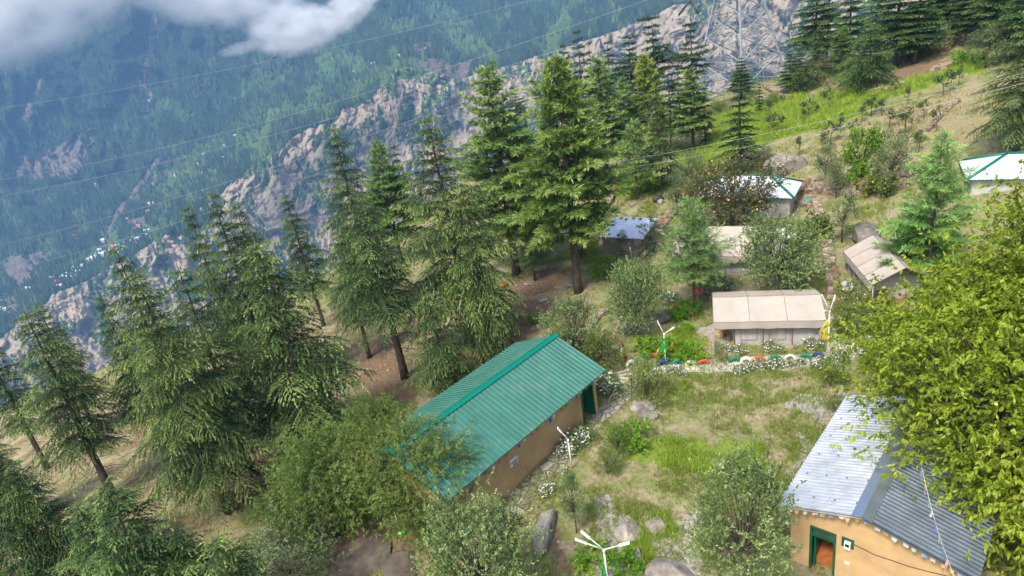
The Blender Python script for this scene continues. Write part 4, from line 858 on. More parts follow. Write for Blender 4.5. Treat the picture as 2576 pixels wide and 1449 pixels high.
def conifer(seed, h, Lb, base=.12, nb=110, up=.25, droop=.35, sp=.21, twl=.5, per=5, Lf=.13, Wf=.038, shape='cone', bare=0, flat=False, whorls=0, tufts=False, mat=None, trunk=None, r0=.017, lean=0.0, top=.98, tipw=.35, spread=.36):
    rng = np.random.default_rng(seed); b = B(); k = 12
    bx, by = rng.normal(0, .012 * h, 2)
    def axis(t): return Vector((bx * math.sin(t * 3) * t + lean * t * t * h, by * math.sin(t * 2.3) * t, t * h))
    b.tube([axis(i / k) - Vector((0, 0, .4 if i == 0 else 0)) for i in range(k + 1)], [max(.012, r0 * h * (1 - i / k) ** .85 * (1.25 if i == 0 else 1)) for i in range(k + 1)], 7)
    TB, TD, TL, TT = [], [], [], []; ga = 2.399963
    for i in range(nb + bare):
        isb = i >= nb
        t = (base * rng.uniform(.35, 1.0)) if isb else base + (top - base) * ((i + rng.random()) / nb) ** (.95)
        if flat and not isb: t = base + (top - base) * (np.floor((t - base) / (top - base) * 11) + rng.uniform(0, .22)) / 11
        if whorls and not isb: t = base + (top - base) * (np.floor((t - base) / (top - base) * whorls) + rng.uniform(0, .38 if not tufts else .75)) / whorls
        a = i * ga + rng.uniform(-.4, .4); q = (t - base) / (top - base + 1e-6)
        if shape == 'cone': rad = (1 - q) ** .8 * (0.55 + .45 * min(1, q / .15)) + .02
        elif shape == 'round': rad = math.sin(math.pi * min(1, max(0, .12 + .88 * (1 - q) ** 1.0))) ** .7 * .95 + .05 if q > .45 else .85 + .15 * q / .45
        elif shape == 'table': rad = (.62 + .38 * math.sin(q * 9 + seed)) * (1 - q ** 3 * .55)
        else: rad = 1
        L = Lb * h * rad * rng.uniform(.5, 1.2)
        if isb: L = Lb * h * rng.uniform(.15, .5)
        d = Vector((math.cos(a), math.sin(a), 0)); e = up * (0.4 + q * 1.1) + rng.uniform(-.1, .1); p0 = axis(t); m = 6; pts = []
        dr = droop * rng.uniform(.6, 1.3) * (1 - q * .6)
        for j in range(m + 1):
            s = j / m; pts.append(p0 + d * L * s + Vector((0, 0, L * (e * s - dr * s * s))) + Vector((-d.y, d.x, 0)) * L * .06 * math.sin(s * 3 + i))
        b.tube(pts, [max(.006, .0032 * h * (L / (Lb * h + .01) + .25) * (1 - j / m * .85)) for j in range(m + 1)], 3, cap=False)
        if isb: continue
        bt_ = rng.normal(0, .10); s = .1 if not tufts else .25
        while s < 1:
            f = s * m; j = min(m - 1, int(f)); p = pts[j].lerp(pts[j + 1], f - j); tg = (pts[j + 1] - pts[j]).normalized(); sd = tg.cross(Vector((0, 0, 1))).normalized()
            for sg in (-1, 1):
                l = L * twl * (1 - s) ** .75 * rng.uniform(.6, 1.15) + .16
                dd = (tg * rng.uniform(.45, .8) + sd * sg * rng.uniform(.6, .95) + Vector((0, 0, rng.uniform(-.2, .12)))).normalized()
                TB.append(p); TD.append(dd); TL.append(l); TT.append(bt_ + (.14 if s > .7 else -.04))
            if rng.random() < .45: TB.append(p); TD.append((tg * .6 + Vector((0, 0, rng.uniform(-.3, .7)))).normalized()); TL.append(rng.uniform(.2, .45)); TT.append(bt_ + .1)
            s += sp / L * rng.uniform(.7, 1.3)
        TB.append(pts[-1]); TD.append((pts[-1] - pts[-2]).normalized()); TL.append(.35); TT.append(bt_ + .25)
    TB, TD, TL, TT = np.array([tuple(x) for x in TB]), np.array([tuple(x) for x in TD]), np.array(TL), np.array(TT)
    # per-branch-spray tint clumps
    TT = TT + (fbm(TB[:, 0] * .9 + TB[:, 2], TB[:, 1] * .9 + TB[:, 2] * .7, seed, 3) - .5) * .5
    g = twigs_to_leaves(TB, TD, TL, (.5 if not flat else .12) if not tufts else .05, .085 if not tufts else .11, per, Lf, Wf, rng, spread, .12, tipw, TT)
    V, Fq, ti = leafgeo(*g, rng, N=rng.normal(size=(len(g[0]), 3)) * .42 + np.array([0, 0, 1.0]))
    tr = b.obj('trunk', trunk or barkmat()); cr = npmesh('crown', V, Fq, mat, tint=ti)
    return tr, cr
def broadleaf(seed, h, rx, ry, cz, rz, nc, tw, tlen, sp, Lf, Wf, mat, trunk=None, fold=False, down=.2, r0=.03, stems=1, clr=.33, per=1, spread=.7, upw=.35, extra=None, shell=.5, tipw=.25, top=0.0):
    """stem(s), limbs out to leaf clumps scattered through an uneven crown"""
    rng = np.random.default_rng(seed); b = B(); cs = []
    while len(cs) < nc:
        v = rng.normal(size=3); v /= np.linalg.norm(v); rr = shell + (1 - shell) * rng.random() ** .7
        bum = .62 + .74 * float(fbm(np.array([v[0] * 1.7 + seed + 5]), np.array([v[1] * 1.7 + v[2] * 1.3 + 9]), seed, 2)[0])
        p = np.array([v[0] * rx, v[1] * ry, v[2] * rz]) * rr * bum; p[0:2] *= (1 - top * max(0, v[2])); p[2] += cz
        if p[2] > .08 * h: cs.append(p)
    cs = np.array(cs); fork = cz - rz * .62; fork = max(.12 * h, fork); st = []
    for s in range(stems):
        a = s * 2 * math.pi / stems + rng.random(); off = .05 * h * (stems > 1); w = Vector((math.cos(a) * off, math.sin(a) * off, 0))
        top_ = Vector((w.x * 1.8, w.y * 1.8, fork)); ax = [Vector((w.x * .6, w.y * .6, -.3)), Vector((w.x, w.y, fork * .5)) + Vector(rng.normal(0, .02 * h, 3)), top_]
        b.tube(ax, [r0 * h, r0 * h * .8, r0 * h * .62], 8); st.append(top_)
    for c in cs:
        s = st[rng.integers(len(st))]; c_ = Vector(c); mid = s.lerp(c_, .5) + Vector((0, 0, (c_ - s).length * rng.uniform(-.02, .18))) ; mid.x *= .85; mid.y *= .85
        b.tube([s, s.lerp(mid, .55), mid, mid.lerp(c_, .6), c_], [r0 * h * .3, r0 * h * .24, r0 * h * .17, r0 * h * .1, r0 * h * .05], 4, cap=False)
    idx = np.repeat(np.arange(nc), tw); TB = cs[idx] + rng.normal(size=(len(idx), 3)) * clr * min(rx, rz) * .45
    out = nrm(cs - np.array([0, 0, cz - rz * .35]))[idx]
    TD = nrm(rng.normal(size=(len(idx), 3)) * .75 + out * .8 + np.array([0, 0, upw])); TL = tlen * rng.uniform(.5, 1.25, len(idx))
    tc = rng.normal(0, .11, nc)[idx]
    g = twigs_to_leaves(TB, TD, TL, .18, sp, per, Lf, Wf, rng, spread, down, tipw, tc)
    V, Fq, ti = leafgeo(*g, rng, fold=fold)
    mats = [mat]; midx = None
    if extra:    # blossoms or fruit scattered over the crown
        emat, ne, es = extra; Q = TB[rng.integers(0, len(TB), ne)] + rng.normal(size=(ne, 3)) * clr * rx * .3 + out[rng.integers(0, len(out), 1)[0]] * 0
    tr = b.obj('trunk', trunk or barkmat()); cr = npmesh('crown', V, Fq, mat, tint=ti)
    ex = None
    if extra:
        k = 6; a = np.arange(k) * np.pi / 3; nn = nrm(rng.normal(size=(ne, 3)) + np.array([0, -.4, .8])); s1 = nrm(np.cross(nn, [0.3, 0.2, 1.0])); s2 = np.cross(nn, s1); sz = es * rng.uniform(.7, 1.3, ne)
        Vr = Q[:, None] + (s1[:, None] * np.cos(a)[None, :, None] + s2[:, None] * np.sin(a)[None, :, None]) * sz[:, None, None] * .5
        ex = npmesh(extra_name(emat), np.concatenate([Vr.reshape(-1, 3)]), np.arange(ne * k).reshape(ne, k), emat); ex['kind'] = 'stuff'
    return tr, cr, ex
def extra_name(m): return 'fruit' if 'fruit' in m.name else 'blossom'

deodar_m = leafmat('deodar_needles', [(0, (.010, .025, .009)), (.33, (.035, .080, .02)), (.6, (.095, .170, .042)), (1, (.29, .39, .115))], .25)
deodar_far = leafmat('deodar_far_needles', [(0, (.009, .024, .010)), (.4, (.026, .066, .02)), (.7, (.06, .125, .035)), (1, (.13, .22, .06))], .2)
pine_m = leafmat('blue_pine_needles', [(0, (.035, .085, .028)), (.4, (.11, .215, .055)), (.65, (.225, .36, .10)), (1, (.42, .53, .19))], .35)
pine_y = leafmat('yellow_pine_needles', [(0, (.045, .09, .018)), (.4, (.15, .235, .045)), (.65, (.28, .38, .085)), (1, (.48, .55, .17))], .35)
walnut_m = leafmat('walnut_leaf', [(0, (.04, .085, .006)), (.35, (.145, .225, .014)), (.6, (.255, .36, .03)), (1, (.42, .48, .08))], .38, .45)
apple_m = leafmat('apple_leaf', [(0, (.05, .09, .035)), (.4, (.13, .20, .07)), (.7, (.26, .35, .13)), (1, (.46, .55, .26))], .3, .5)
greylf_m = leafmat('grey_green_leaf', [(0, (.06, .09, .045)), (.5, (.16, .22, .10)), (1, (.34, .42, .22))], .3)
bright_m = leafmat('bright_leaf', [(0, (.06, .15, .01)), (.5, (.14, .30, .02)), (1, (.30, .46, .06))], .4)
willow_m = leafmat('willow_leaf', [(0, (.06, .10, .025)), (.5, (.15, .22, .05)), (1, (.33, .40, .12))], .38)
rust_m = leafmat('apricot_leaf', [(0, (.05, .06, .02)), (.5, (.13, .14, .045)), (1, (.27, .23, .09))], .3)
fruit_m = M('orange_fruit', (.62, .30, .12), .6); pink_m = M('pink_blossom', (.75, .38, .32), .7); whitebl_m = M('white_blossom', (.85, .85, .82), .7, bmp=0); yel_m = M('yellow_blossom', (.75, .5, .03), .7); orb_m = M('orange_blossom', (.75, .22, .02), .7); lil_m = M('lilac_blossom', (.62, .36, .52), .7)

PROTO = {}
def proto(kind):
    """build each kind of plant once; returns (height, [meshes])"""
    if kind in PROTO: return PROTO[kind]
    K = dict
    def con(**k): return list(conifer(**k))
    if kind.startswith('deodar'):
        v = {'deodarA': K(seed=11, h=15, Lb=.31, base=.16, nb=125, whorls=21, up=.32, droop=.55, bare=18, mat=deodar_m), 'deodarB': K(seed=12, h=15, Lb=.27, base=.27, nb=100, whorls=17, up=.22, droop=.5, bare=22, mat=deodar_m),
             'deodarC': K(seed=13, h=10, Lb=.36, base=.07, nb=105, whorls=19, up=.38, droop=.62, mat=deodar_m, tipw=.4), 'deodarD': K(seed=14, h=15, Lb=.24, base=.34, nb=80, whorls=15, up=.2, droop=.45, bare=34, mat=deodar_m, twl=.5),
             'deodarThin': K(seed=15, h=12, Lb=.2, base=.08, nb=60, up=.1, droop=.4, mat=deodar_far, Lf=.2, Wf=.05, flat=True), 'deodarFar': K(seed=16, h=15, Lb=.24, base=.22, nb=80, up=.12, droop=.12, mat=deodar_far, Lf=.26, Wf=.075, per=2, flat=True),
             'deodarFlat': K(seed=17, h=14, Lb=.24, base=.38, nb=52, up=.12, droop=.06, mat=deodar_far, Lf=.28, Wf=.085, per=2, flat=True, shape='table', top=1.0), 'deodarBig': K(seed=18, h=17, Lb=.27, base=.2, nb=115, up=.12, droop=.18, mat=leafmat('grove_needles', [(0, (.015, .04, .014)), (.4, (.05, .12, .035)), (.7, (.12, .22, .055)), (1, (.24, .36, .10))], .25), Lf=.27, Wf=.08, per=2, flat=True)}[kind]
        h = v['h']; ms = con(**v)
    elif kind.startswith('pine'):
        v = {'pineA': K(seed=21, h=15, Lb=.255, base=.22, nb=120, whorls=16, up=.6, droop=.3, sp=.24, twl=.46, per=6, Lf=.34, Wf=.06, tufts=True, mat=pine_m, spread=.42), 'pineB': K(seed=22, h=15, Lb=.25, base=.27, nb=120, whorls=14, up=.6, droop=.3, sp=.24, twl=.46, per=6, Lf=.38, Wf=.065, tufts=True, mat=pine_y, spread=.45),
             'pineYoung': K(seed=23, h=7, Lb=.30, base=.12, nb=52, up=.75, droop=.15, sp=.2, twl=.35, per=6, Lf=.28, Wf=.045, tufts=True, mat=pine_m, spread=.42, r0=.014), 'pineThin': K(seed=24, h=9, Lb=.30, base=.30, nb=60, up=.5, droop=.1, sp=.24, twl=.35, per=5, Lf=.34, Wf=.036, tufts=True, mat=leafmat('thin_pine_needles', [(0, (.07, .14, .04)), (.5, (.20, .32, .09)), (1, (.38, .50, .18))], .35), spread=.6, r0=.012),
             'pineSoft': K(seed=25, h=12, Lb=.24, base=.06, nb=75, up=.6, droop=.1, sp=.24, twl=.35, per=7, Lf=.36, Wf=.045, tufts=True, mat=leafmat('soft_pine_needles', [(0, (.06, .16, .04)), (.5, (.19, .37, .10)), (1, (.42, .62, .22))], .38), spread=.7, r0=.012)}[kind]
        h = v['h']; ms = con(**v)
    else:
        v = {'walnut': K(seed=31, h=12.2, rx=5.3, ry=4.6, cz=5.5, rz=6.3, top=.3, nc=350, tw=40, tlen=.62, sp=.048, Lf=.18, Wf=.075, mat=walnut_m, fold=True, down=.95, r0=.03, clr=.3, spread=.5, upw=.25, shell=.62, tipw=.15, extra=(M('walnut_fruit', (.55, .42, .12), .7), 130, .07)),
             'apple': K(seed=32, h=4.2, rx=1.9, ry=1.8, cz=2.4, rz=1.75, nc=80, tw=20, tlen=.5, sp=.022, Lf=.085, Wf=.045, mat=apple_m, r0=.02, clr=.4, upw=.8, tipw=.4),
             'appleTall': K(seed=33, h=4.6, rx=1.25, ry=1.2, cz=2.9, rz=1.8, nc=60, tw=18, tlen=.45, sp=.025, Lf=.085, Wf=.042, mat=apple_m, r0=.02, clr=.4, upw=1.2, tipw=.35, top=.4),
             'appleSlim': K(seed=34, h=4, rx=.6, ry=.6, cz=2.3, rz=1.6, nc=30, tw=14, tlen=.34, sp=.03, Lf=.08, Wf=.04, mat=greylf_m, r0=.013, clr=.4, upw=1.5, top=.3),
             'bush': K(seed=35, h=2.2, rx=1.2, ry=1.1, cz=1.05, rz=.95, nc=34, tw=18, tlen=.4, sp=.03, Lf=.09, Wf=.04, mat=willow_m, r0=.02, stems=3, clr=.5, upw=.6),
             'willow': K(seed=36, h=5.2, rx=2.4, ry=2.1, cz=3.0, rz=2.0, nc=100, tw=26, tlen=.8, sp=.03, Lf=.14, Wf=.036, mat=willow_m, r0=.025, stems=3, clr=.45, down=.35, upw=.3, shell=.35),
             'brightTree': K(seed=37, h=4.5, rx=1.3, ry=1.3, cz=2.6, rz=1.9, nc=44, tw=20, tlen=.5, sp=.04, Lf=.14, Wf=.07, mat=bright_m, r0=.022, clr=.4, upw=.5, top=.3),
             'apricot': K(seed=38, h=5.4, rx=3.1, ry=2.4, cz=3.3, rz=2.0, nc=85, tw=20, tlen=.6, sp=.03, Lf=.12, Wf=.07, mat=rust_m, r0=.026, clr=.4, extra=(fruit_m, 320, .10)),
             'grey': K(seed=39, h=4.2, rx=1.15, ry=1.1, cz=2.4, rz=1.7, nc=42, tw=18, tlen=.45, sp=.03, Lf=.10, Wf=.04, mat=greylf_m, r0=.02, clr=.4, upw=.9, top=.3),
             'sapling': K(seed=40, h=1.6, rx=.22, ry=.22, cz=1.0, rz=.55, nc=9, tw=8, tlen=.24, sp=.04, Lf=.10, Wf=.05, mat=leafmat('sapling_leaf', [(0, (.03, .05, .02)), (1, (.12, .17, .06))], .2), r0=.014, clr=.5, upw=1.5),
             'silver': K(seed=41, h=3, rx=1.8, ry=1.5, cz=1.5, rz=1.2, nc=60, tw=18, tlen=.42, sp=.03, Lf=.10, Wf=.04, mat=leafmat('silver_leaf', [(0, (.06, .08, .04)), (.5, (.16, .22, .11)), (1, (.36, .42, .27))], .3), r0=.02, stems=3, clr=.5, upw=.7),
             'rose': K(seed=42, h=1.9, rx=.85, ry=.75, cz=1.0, rz=.85, nc=26, tw=14, tlen=.38, sp=.03, Lf=.08, Wf=.05, mat=willow_m, r0=.016, stems=3, clr=.5, extra=(pink_m, 60, .10)),
             'sunflower': K(seed=43, h=1.6, rx=.6, ry=.55, cz=.8, rz=.75, nc=16, tw=10, tlen=.34, sp=.05, Lf=.18, Wf=.11, mat=willow_m, r0=.014, stems=4, clr=.5, extra=(yel_m, 14, .16), upw=1.2),
             'daisy': K(seed=44, h=.8, rx=.62, ry=.5, cz=.38, rz=.36, nc=22, tw=12, tlen=.24, sp=.035, Lf=.10, Wf=.03, mat=willow_m, r0=.012, stems=4, clr=.5, upw=1.0, extra=(whitebl_m, 120, .085)),
             'lily': K(seed=45, h=.7, rx=.6, ry=.45, cz=.28, rz=.25, nc=10, tw=14, tlen=.2, sp=.04, Lf=.36, Wf=.035, mat=bright_m, r0=.01, stems=3, clr=.6, upw=1.2, down=-.3, extra=(orb_m, 12, .10)),
             'phlox': K(seed=46, h=.9, rx=.6, ry=.5, cz=.45, rz=.42, nc=20, tw=10, tlen=.26, sp=.035, Lf=.10, Wf=.035, mat=willow_m, r0=.012, stems=4, clr=.5, upw=1.0, extra=(lil_m, 80, .09)),
             'leafy': K(seed=47, h=1.0, rx=.75, ry=.7, cz=.4, rz=.4, nc=18, tw=12, tlen=.3, sp=.04, Lf=.14, Wf=.06, mat=bright_m, r0=.014, stems=4, clr=.5, upw=.8)}[kind]
        h = v['h']; ms = [m for m in broadleaf(**v) if m]
        if kind == 'sunflower': ms[2].name = 'blossom'
    for m in ms: COL.objects.unlink(m)
    PROTO[kind] = (h, ms); return PROTO[kind]
NAMES = dict(deodar='deodar_tree', pine='pine_tree', walnut='walnut_tree', apple='apple_tree', willow='willow_tree', apricot='apricot_tree', grey='orchard_tree', bright='leafy_tree', sapling='sapling', bush='bush', silver='bush', rose='rose_bush', sunflower='sunflower_plant', daisy='daisy_plant', lily='lily_plant', phlox='phlox_plant', leafy='bush')
CATS = dict(deodar='conifer', pine='pine tree', walnut='tree', apple='tree', willow='tree', apricot='tree', grey='tree', bright='tree', sapling='sapling', bush='bush', silver='bush', rose='rose bush', sunflower='flowers', daisy='flowers', lily='flowers', phlox='flowers', leafy='bush')
PLANTS = []
def plant(kind, base, label, top=None, h=None, wide=1.0, group=None, rz=None, z=None, loc=None):
    """base: where the stem meets the ground; top: where the photograph shows its tip, which gives the height"""
    p = Vector(loc) if loc is not None else G(*base); H0, ms = proto(kind)
    if top is not None:
        t = atd(*top, math.hypot(p.x, p.y)); h = max(.4, t[2] - p.z)
        dv = Vector(ray(*top))
    s = h / H0; key = next(k for k in NAMES if kind.startswith(k) or kind.lower().startswith(k))
    r = random.Random(int(p.x * 913 + p.y * 77)); t = thing(NAMES[key], label, CATS[key], p, r.uniform(0, 6.28) if rz is None else rz, group); 
    if kind in ('daisy', 'phlox', 'lily', 'leafy', 'rose'): s *= .82
    t.scale = (s * wide, s * wide, s)
    for m in ms:
        c = m.copy(); COL.objects.link(c); c.parent = t
    PLANTS.append((p.x, p.y)); return t
gd, gp, gu = 'deodars on the lower slope', 'tall pines in the middle', 'flat-topped deodars on the ridge'
# --- big deodars at the left
plant('deodarA', (130, 1520), 'very dark deodar filling the bottom left corner with fanned boughs', top=(10, 1035), wide=1.01, group=gd)
plant('deodarC', (330, 1560), 'low bright tipped deodar at the bottom edge left of the silvery bush', top=(330, 1180), wide=1.25, group=gd)
plant('deodarC', (560, 1560), 'low dark deodar at the bottom edge beside the silvery bush', top=(520, 1300), wide=1.5, group=gd)
plant('deodarC', (430, 1620), 'bright fanned deodar boughs rising from the bottom edge, left of centre', top=(415, 1125), wide=1.15, group=gd)
plant('deodarC', (660, 1680), 'dark deodar at the bottom edge nearest the silvery bush', top=(620, 1290), wide=1.3, group=gd)
plant('deodarB', (215, 1500), 'deodar half hidden behind the dark one in the bottom left corner', top=(190, 1075), wide=1.14, group=gd)
plant('deodarA', (60, 1330), 'shaded deodar at the left edge above the dark corner one', top=(15, 930), wide=0.79, group=gd)
plant('deodarB', (420, 1150), 'deodar filling the gap between the streaked trunk and the big left group', top=(335, 700), wide=0.84, group=gd)
plant('deodarB', (283, 1245), 'tall deodar with a split pale-streaked trunk near the left edge', top=(118, 745), wide=1.10, group=gd)
plant('deodarB', (240, 1080), 'slim dark deodar behind the one with the streaked trunk', top=(128, 742), wide=0.92, group=gd)
plant('deodarD', (120, 1180), 'thin sparse deodar at the left edge against the far cliff', top=(14, 812), group=gd, wide=1.1)
plant('deodarA', (577, 1290), 'big deodar whose bare trunk meets the rust coloured slope lowest', top=(380, 640), wide=0.92, group=gd)
plant('deodarA', (520, 1180), 'dark slender deodar rising behind the big left group beside the village', top=(372, 570), wide=0.70, group=gd)
plant('deodarB', (640, 1195), 'deodar with a dark trunk on the rust coloured slope, second from the bottom', top=(468, 645), wide=0.97, group=gd)
plant('deodarA', (700, 1010), 'tallest dark deodar at the back of the left group', top=(507, 466), wide=0.75, group=gd)
plant('deodarB', (640, 1000), 'narrow deodar twin just left of the tallest dark one', top=(475, 490), wide=0.62, group=gd)
plant('deodarB', (730, 960), 'dark deodar just right of the tallest one in the left group', top=(555, 500), wide=0.79, group=gd)
plant('deodarC', (800, 1130), 'broad pale tipped deodar with sweeping boughs above the bushes', top=(632, 582), wide=1.05, group=gd)
plant('deodarB', (815, 820), 'deodar with a long bare leaning trunk in front of the cliff', top=(690, 480), wide=0.84, group=gd)
plant('deodarA', (955, 800), 'large dark deodar standing alone against the grey cliff', top=(805, 302), wide=0.84, group=gd)
plant('deodarB', (930, 900), 'shaded deodar directly below the large one on the cliff', top=(860, 560), wide=0.97, group=gd)
plant('deodarD', (1020, 950), 'deodar with bare lower boughs on the brown bank above the pale young one', top=(915, 460), wide=1.25, group=gd)
plant('deodarA', (1195, 868), 'dense broad deodar in the middle with the bushiest drooping boughs', top=(1072, 268), wide=1.10, group=gd)
plant('deodarC', (1235, 900), 'pale tipped deodar leaning against the dense broad one', top=(1165, 440), wide=.62, group=gd)
plant('deodarC', (1127, 975), 'small pale young deodar just above the green roof', top=(1078, 722), wide=1.05, group=gd)
plant('deodarB', (1346, 705), 'small dark deodar with a forked reddish stem on the bare patch', top=(1338, 545), wide=1.32, group=gd)
plant('deodarThin', (1030, 560), 'tiny far deodar tip beside the pale pine on the cliff', top=(975, 352), wide=.9, group=gd)
plant('deodarThin', (500, 1210), 'thin sparse deodar between the two dark trunks on the rust slope', top=(440, 900), group=gd)
plant('bush', (330, 900), 'rounded grey green tree top at the cliff foot left of the deodars', top=(305, 850), wide=1.3)
# --- pines in the middle
plant('pineA', (1010, 660), 'soft pale pine squeezed between two dark deodars', top=(945, 350), wide=1.15, group=gp)
plant('pineA', (1300, 690), 'full bright pine on the left of the middle row', top=(1202, 160), wide=1.2, group=gp)
plant('pineB', (1455, 735), 'yellow green pine with a thick bare trunk above the bare patch', top=(1380, 138), wide=1.15, group=gp)
plant('pineYoung', (1335, 640), 'bluish lower pine tucked between the two tall bright pines', top=(1262, 362), wide=1.2, group=gp)
plant('pineA', (1530, 465), 'bright pine on paired tall trunks behind the curving stone wall', top=(1500, 140), wide=1.15, group=gp)
plant('pineYoung', (1605, 500), 'small neat pine standing in the bright grass', top=(1593, 305), wide=1.25, group=gp)
plant('pineB', (1640, 400), 'feathery pine behind the small neat one', top=(1600, 135), wide=.95, group=gp)
plant('deodarC', (1668, 475), 'yellowish drooping deodar on a tall bare stem among the pines', top=(1655, 205), wide=.8, group=gp)
plant('pineA', (1745, 380), 'round topped dark pine left of the pylon', top=(1725, 170), wide=1.3, group=gp)
plant('deodarFar', (1690, 390), 'dark conifer crowded between the pines left of the pylon', top=(1690, 150), wide=1.0, group=gp)
plant('pineA', (1585, 420), 'shadowy pine deep in the middle grove', top=(1545, 195), wide=1.0, group=gp)
plant('pineYoung', (1345, 560), 'low green pine behind the trunk of the yellow green one', top=(1335, 440), wide=1.5, group=gp)
plant('pineThin', (1748, 785), 'young thin pine holding the red tyre in front of the hipped tent', top=(1738, 500), wide=1.3, group=gp)
plant('pineThin', (1762, 782), 'slighter twin stem pine just right of the red tyre', top=(1790, 540), wide=.85, group=gp)
plant('pineSoft', (2330, 720), 'tall soft green pine beside the right tent', top=(2385, 330), wide=1.35, group=gp)
plant('pineSoft', (2290, 700), 'shorter soft green pine touching the right tent', top=(2275, 510), wide=1.9, group=gp)
# --- ridge deodars
for i, (bx_, by_, tx, ty, w, kd, lb) in enumerate([(1440,330,1420,95,.8,'deodarFar','dark slim ridge deodar, leftmost of the row against the blue forest'), (1475,330,1467,55,.85,'deodarFar','tall pointed ridge deodar, second from the left'), (1500,335,1497,82,.6,'deodarThin','thin pale ridge deodar third from the left'), (1545,330,1541,85,.8,'deodarFar','pointed ridge deodar standing fourth from the left'),
    (1600,330,1592,80,1.15,'deodarFlat','flat topped old ridge deodar with a wide table of boughs'), (1635,340,1628,150,1.2,'deodarFlat','low flat topped deodar with a thick forked bole'), (1655,340,1648,30,1.05,'deodarFlat','tallest flat topped deodar on the ridge in the middle'), (1712,330,1706,120,.8,'deodarFar','short dark ridge deodar left of the slim flat topped one'), (1747,310,1742,48,1.0,'deodarFlat','slim flat topped deodar next to the pylon'),
    (1310,350,1305,212,1.1,'deodarFlat','low flat spreading deodar between the two bright pines'), (1865,250,1865,138,1.6,'deodarBig','bushy dark deodar in front of the pylon'), (1863,436,1855,205,1.55,'deodarThin','narrow tiered deodar standing in the bright green field'), (1775,365,1770,190,.8,'deodarThin','thin dark deodar at the left foot of the pylon'), (1910,290,1908,195,.9,'deodarThin','small thin deodar right of the bushy one before the pylon')]):
    plant(kd, (bx_, by_), lb, top=(tx, ty), wide=w, group=gu)
for bx_, by_, tx, ty, w, kd, lb in [(2050,165,2035,-70,1.1,'deodarBig','huge old deodar with twin boles, left of the upper grove'), (1985,240,1985,120,1.0,'deodarBig','dark leaning deodar at the left edge of the upper grove'), (2012,235,2025,100,.8,'deodarC','drooping young deodar with a short reddish stem in the upper grove'), (2055,215,2052,62,.9,'deodarC','bright young deodar before the twin boled giant'), (2105,205,2100,75,.75,'deodarC','slim young deodar right of the bright one'), (2135,170,2132,-90,.75,'deodarBig','tall thin deodar whose bare stem shows against the rocky mountain'), (2118,195,2150,60,.9,'pineA','bluish young pine in the upper grove'),
    (2150,225,2148,95,1.1,'deodarC','bushy young deodar on a thin stem below the giants'), (2188,230,2187,50,1.1,'deodarC','spreading young deodar on the straightest stem in the upper grove'), (2250,170,2235,-110,1.2,'deodarBig','giant layered deodar above the red bank'), (2300,160,2310,-60,1.15,'deodarBig','giant bright boughed deodar right of the red bank'), (2395,95,2400,-150,1.0,'deodarBig','dark deodar trunk at the top between giants'), (2455,75,2460,-160,1.1,'deodarBig','deep shaded deodar near the top right corner'), (2350,110,2350,-140,1.0,'deodarBig','deodar behind the giants at the top edge'), (2540,90,2545,-190,1.1,'deodarBig','tall deodar in the top right corner'), (2505,118,2515,-170,1.0,'deodarBig','deodar between the top right corner giants and the grey willows'), (2425,112,2425,-60,.9,'deodarBig','shorter deodar standing before the high stone wall'), (2285,148,2275,10,1.0,'deodarC','bright low deodar at the edge of the red bank'), (2580,150,2600,-150,1.1,'deodarBig','deodar cut by the right edge above the spreading one'), (2200,120,2195,-90,1.0,'deodarBig','deodar behind the layered giant, left side'), (2080,150,2085,-50,.8,'deodarBig','slim deodar behind the twin boled giant')]:
    plant(kd, (bx_, by_), lb, top=(tx, ty), wide=w * 1.3, group='deodars of the upper grove')
plant('deodarA', (2555, 378), 'big dark spreading deodar at the right edge above the cottage', top=(2570, -40), wide=1.2, group=gd)
# --- broadleaf trees and shrubs
ga_ = 'garden trees'
plant('walnut', (0, 0), 'huge yellow green walnut tree covering the right side', loc=(16.15, 16.9, -19.3), h=11.9, wide=1.0)
plant('apple', (1225, 1560), 'big pale tipped apple tree at the bottom centre', top=(1235, 1255), wide=.82, group=ga_, rz=1.0)
plant('appleTall', (1872, 1505), 'dense apple tree at the bottom beside the silver roof', top=(1862, 1180), wide=.98, group=ga_, rz=2.5)
plant('apple', (1607, 850), 'loose grey green apple tree above the stepping stone path', top=(1600, 655), wide=.72, group=ga_)
plant('appleTall', (1455, 930), 'leafy tree behind the right end of the green roof', top=(1432, 765), wide=1.25, group=ga_)
plant('apple', (1955, 745), 'dense dark leafed apple tree between the tents', top=(1945, 552), wide=1.08, group=ga_)
plant('appleTall', (1450, 1340), 'narrow apple tree beside the paved path below the daisies', top=(1432, 1200), wide=.55, group=ga_)
plant('apricot', (1842, 590), 'rusty leafed apricot tree full of orange fruit before the white roof', top=(1842, 410), wide=1.08)
plant('appleSlim', (1570, 640), 'slim grey apple tree in front of the stone hut', top=(1570, 575), wide=1.5, group=ga_)
plant('appleSlim', (1638, 640), 'slim apple tree at the right corner of the hut', top=(1632, 535), wide=1.3, group=ga_)
plant('grey', (1705, 545), 'grey bushy tree left of the apricot tree', top=(1700, 440), wide=.95, group=ga_)
plant('grey', (1740, 480), 'grey tree on the field edge behind the apricot tree', top=(1735, 385), wide=1.2, group=ga_)
plant('grey', (1925, 430), 'pale bushy tree on the slope above the white roof', top=(1915, 370), wide=1.4, group=ga_)
plant('grey', (2075, 480), 'dark grey orchard tree before the terrace wall, leftmost', top=(2068, 355), wide=.72, group=ga_)
plant('grey', (2103, 500), 'grey orchard tree beside the bright green one', top=(2100, 400), wide=.85, group=ga_)
plant('brightTree', (2165, 478), 'vivid green tree in front of the terrace wall', top=(2160, 308), wide=.9)
plant('grey', (2240, 480), 'grey orchard tree right of the vivid green one', top=(2240, 335), wide=1.0, group=ga_)
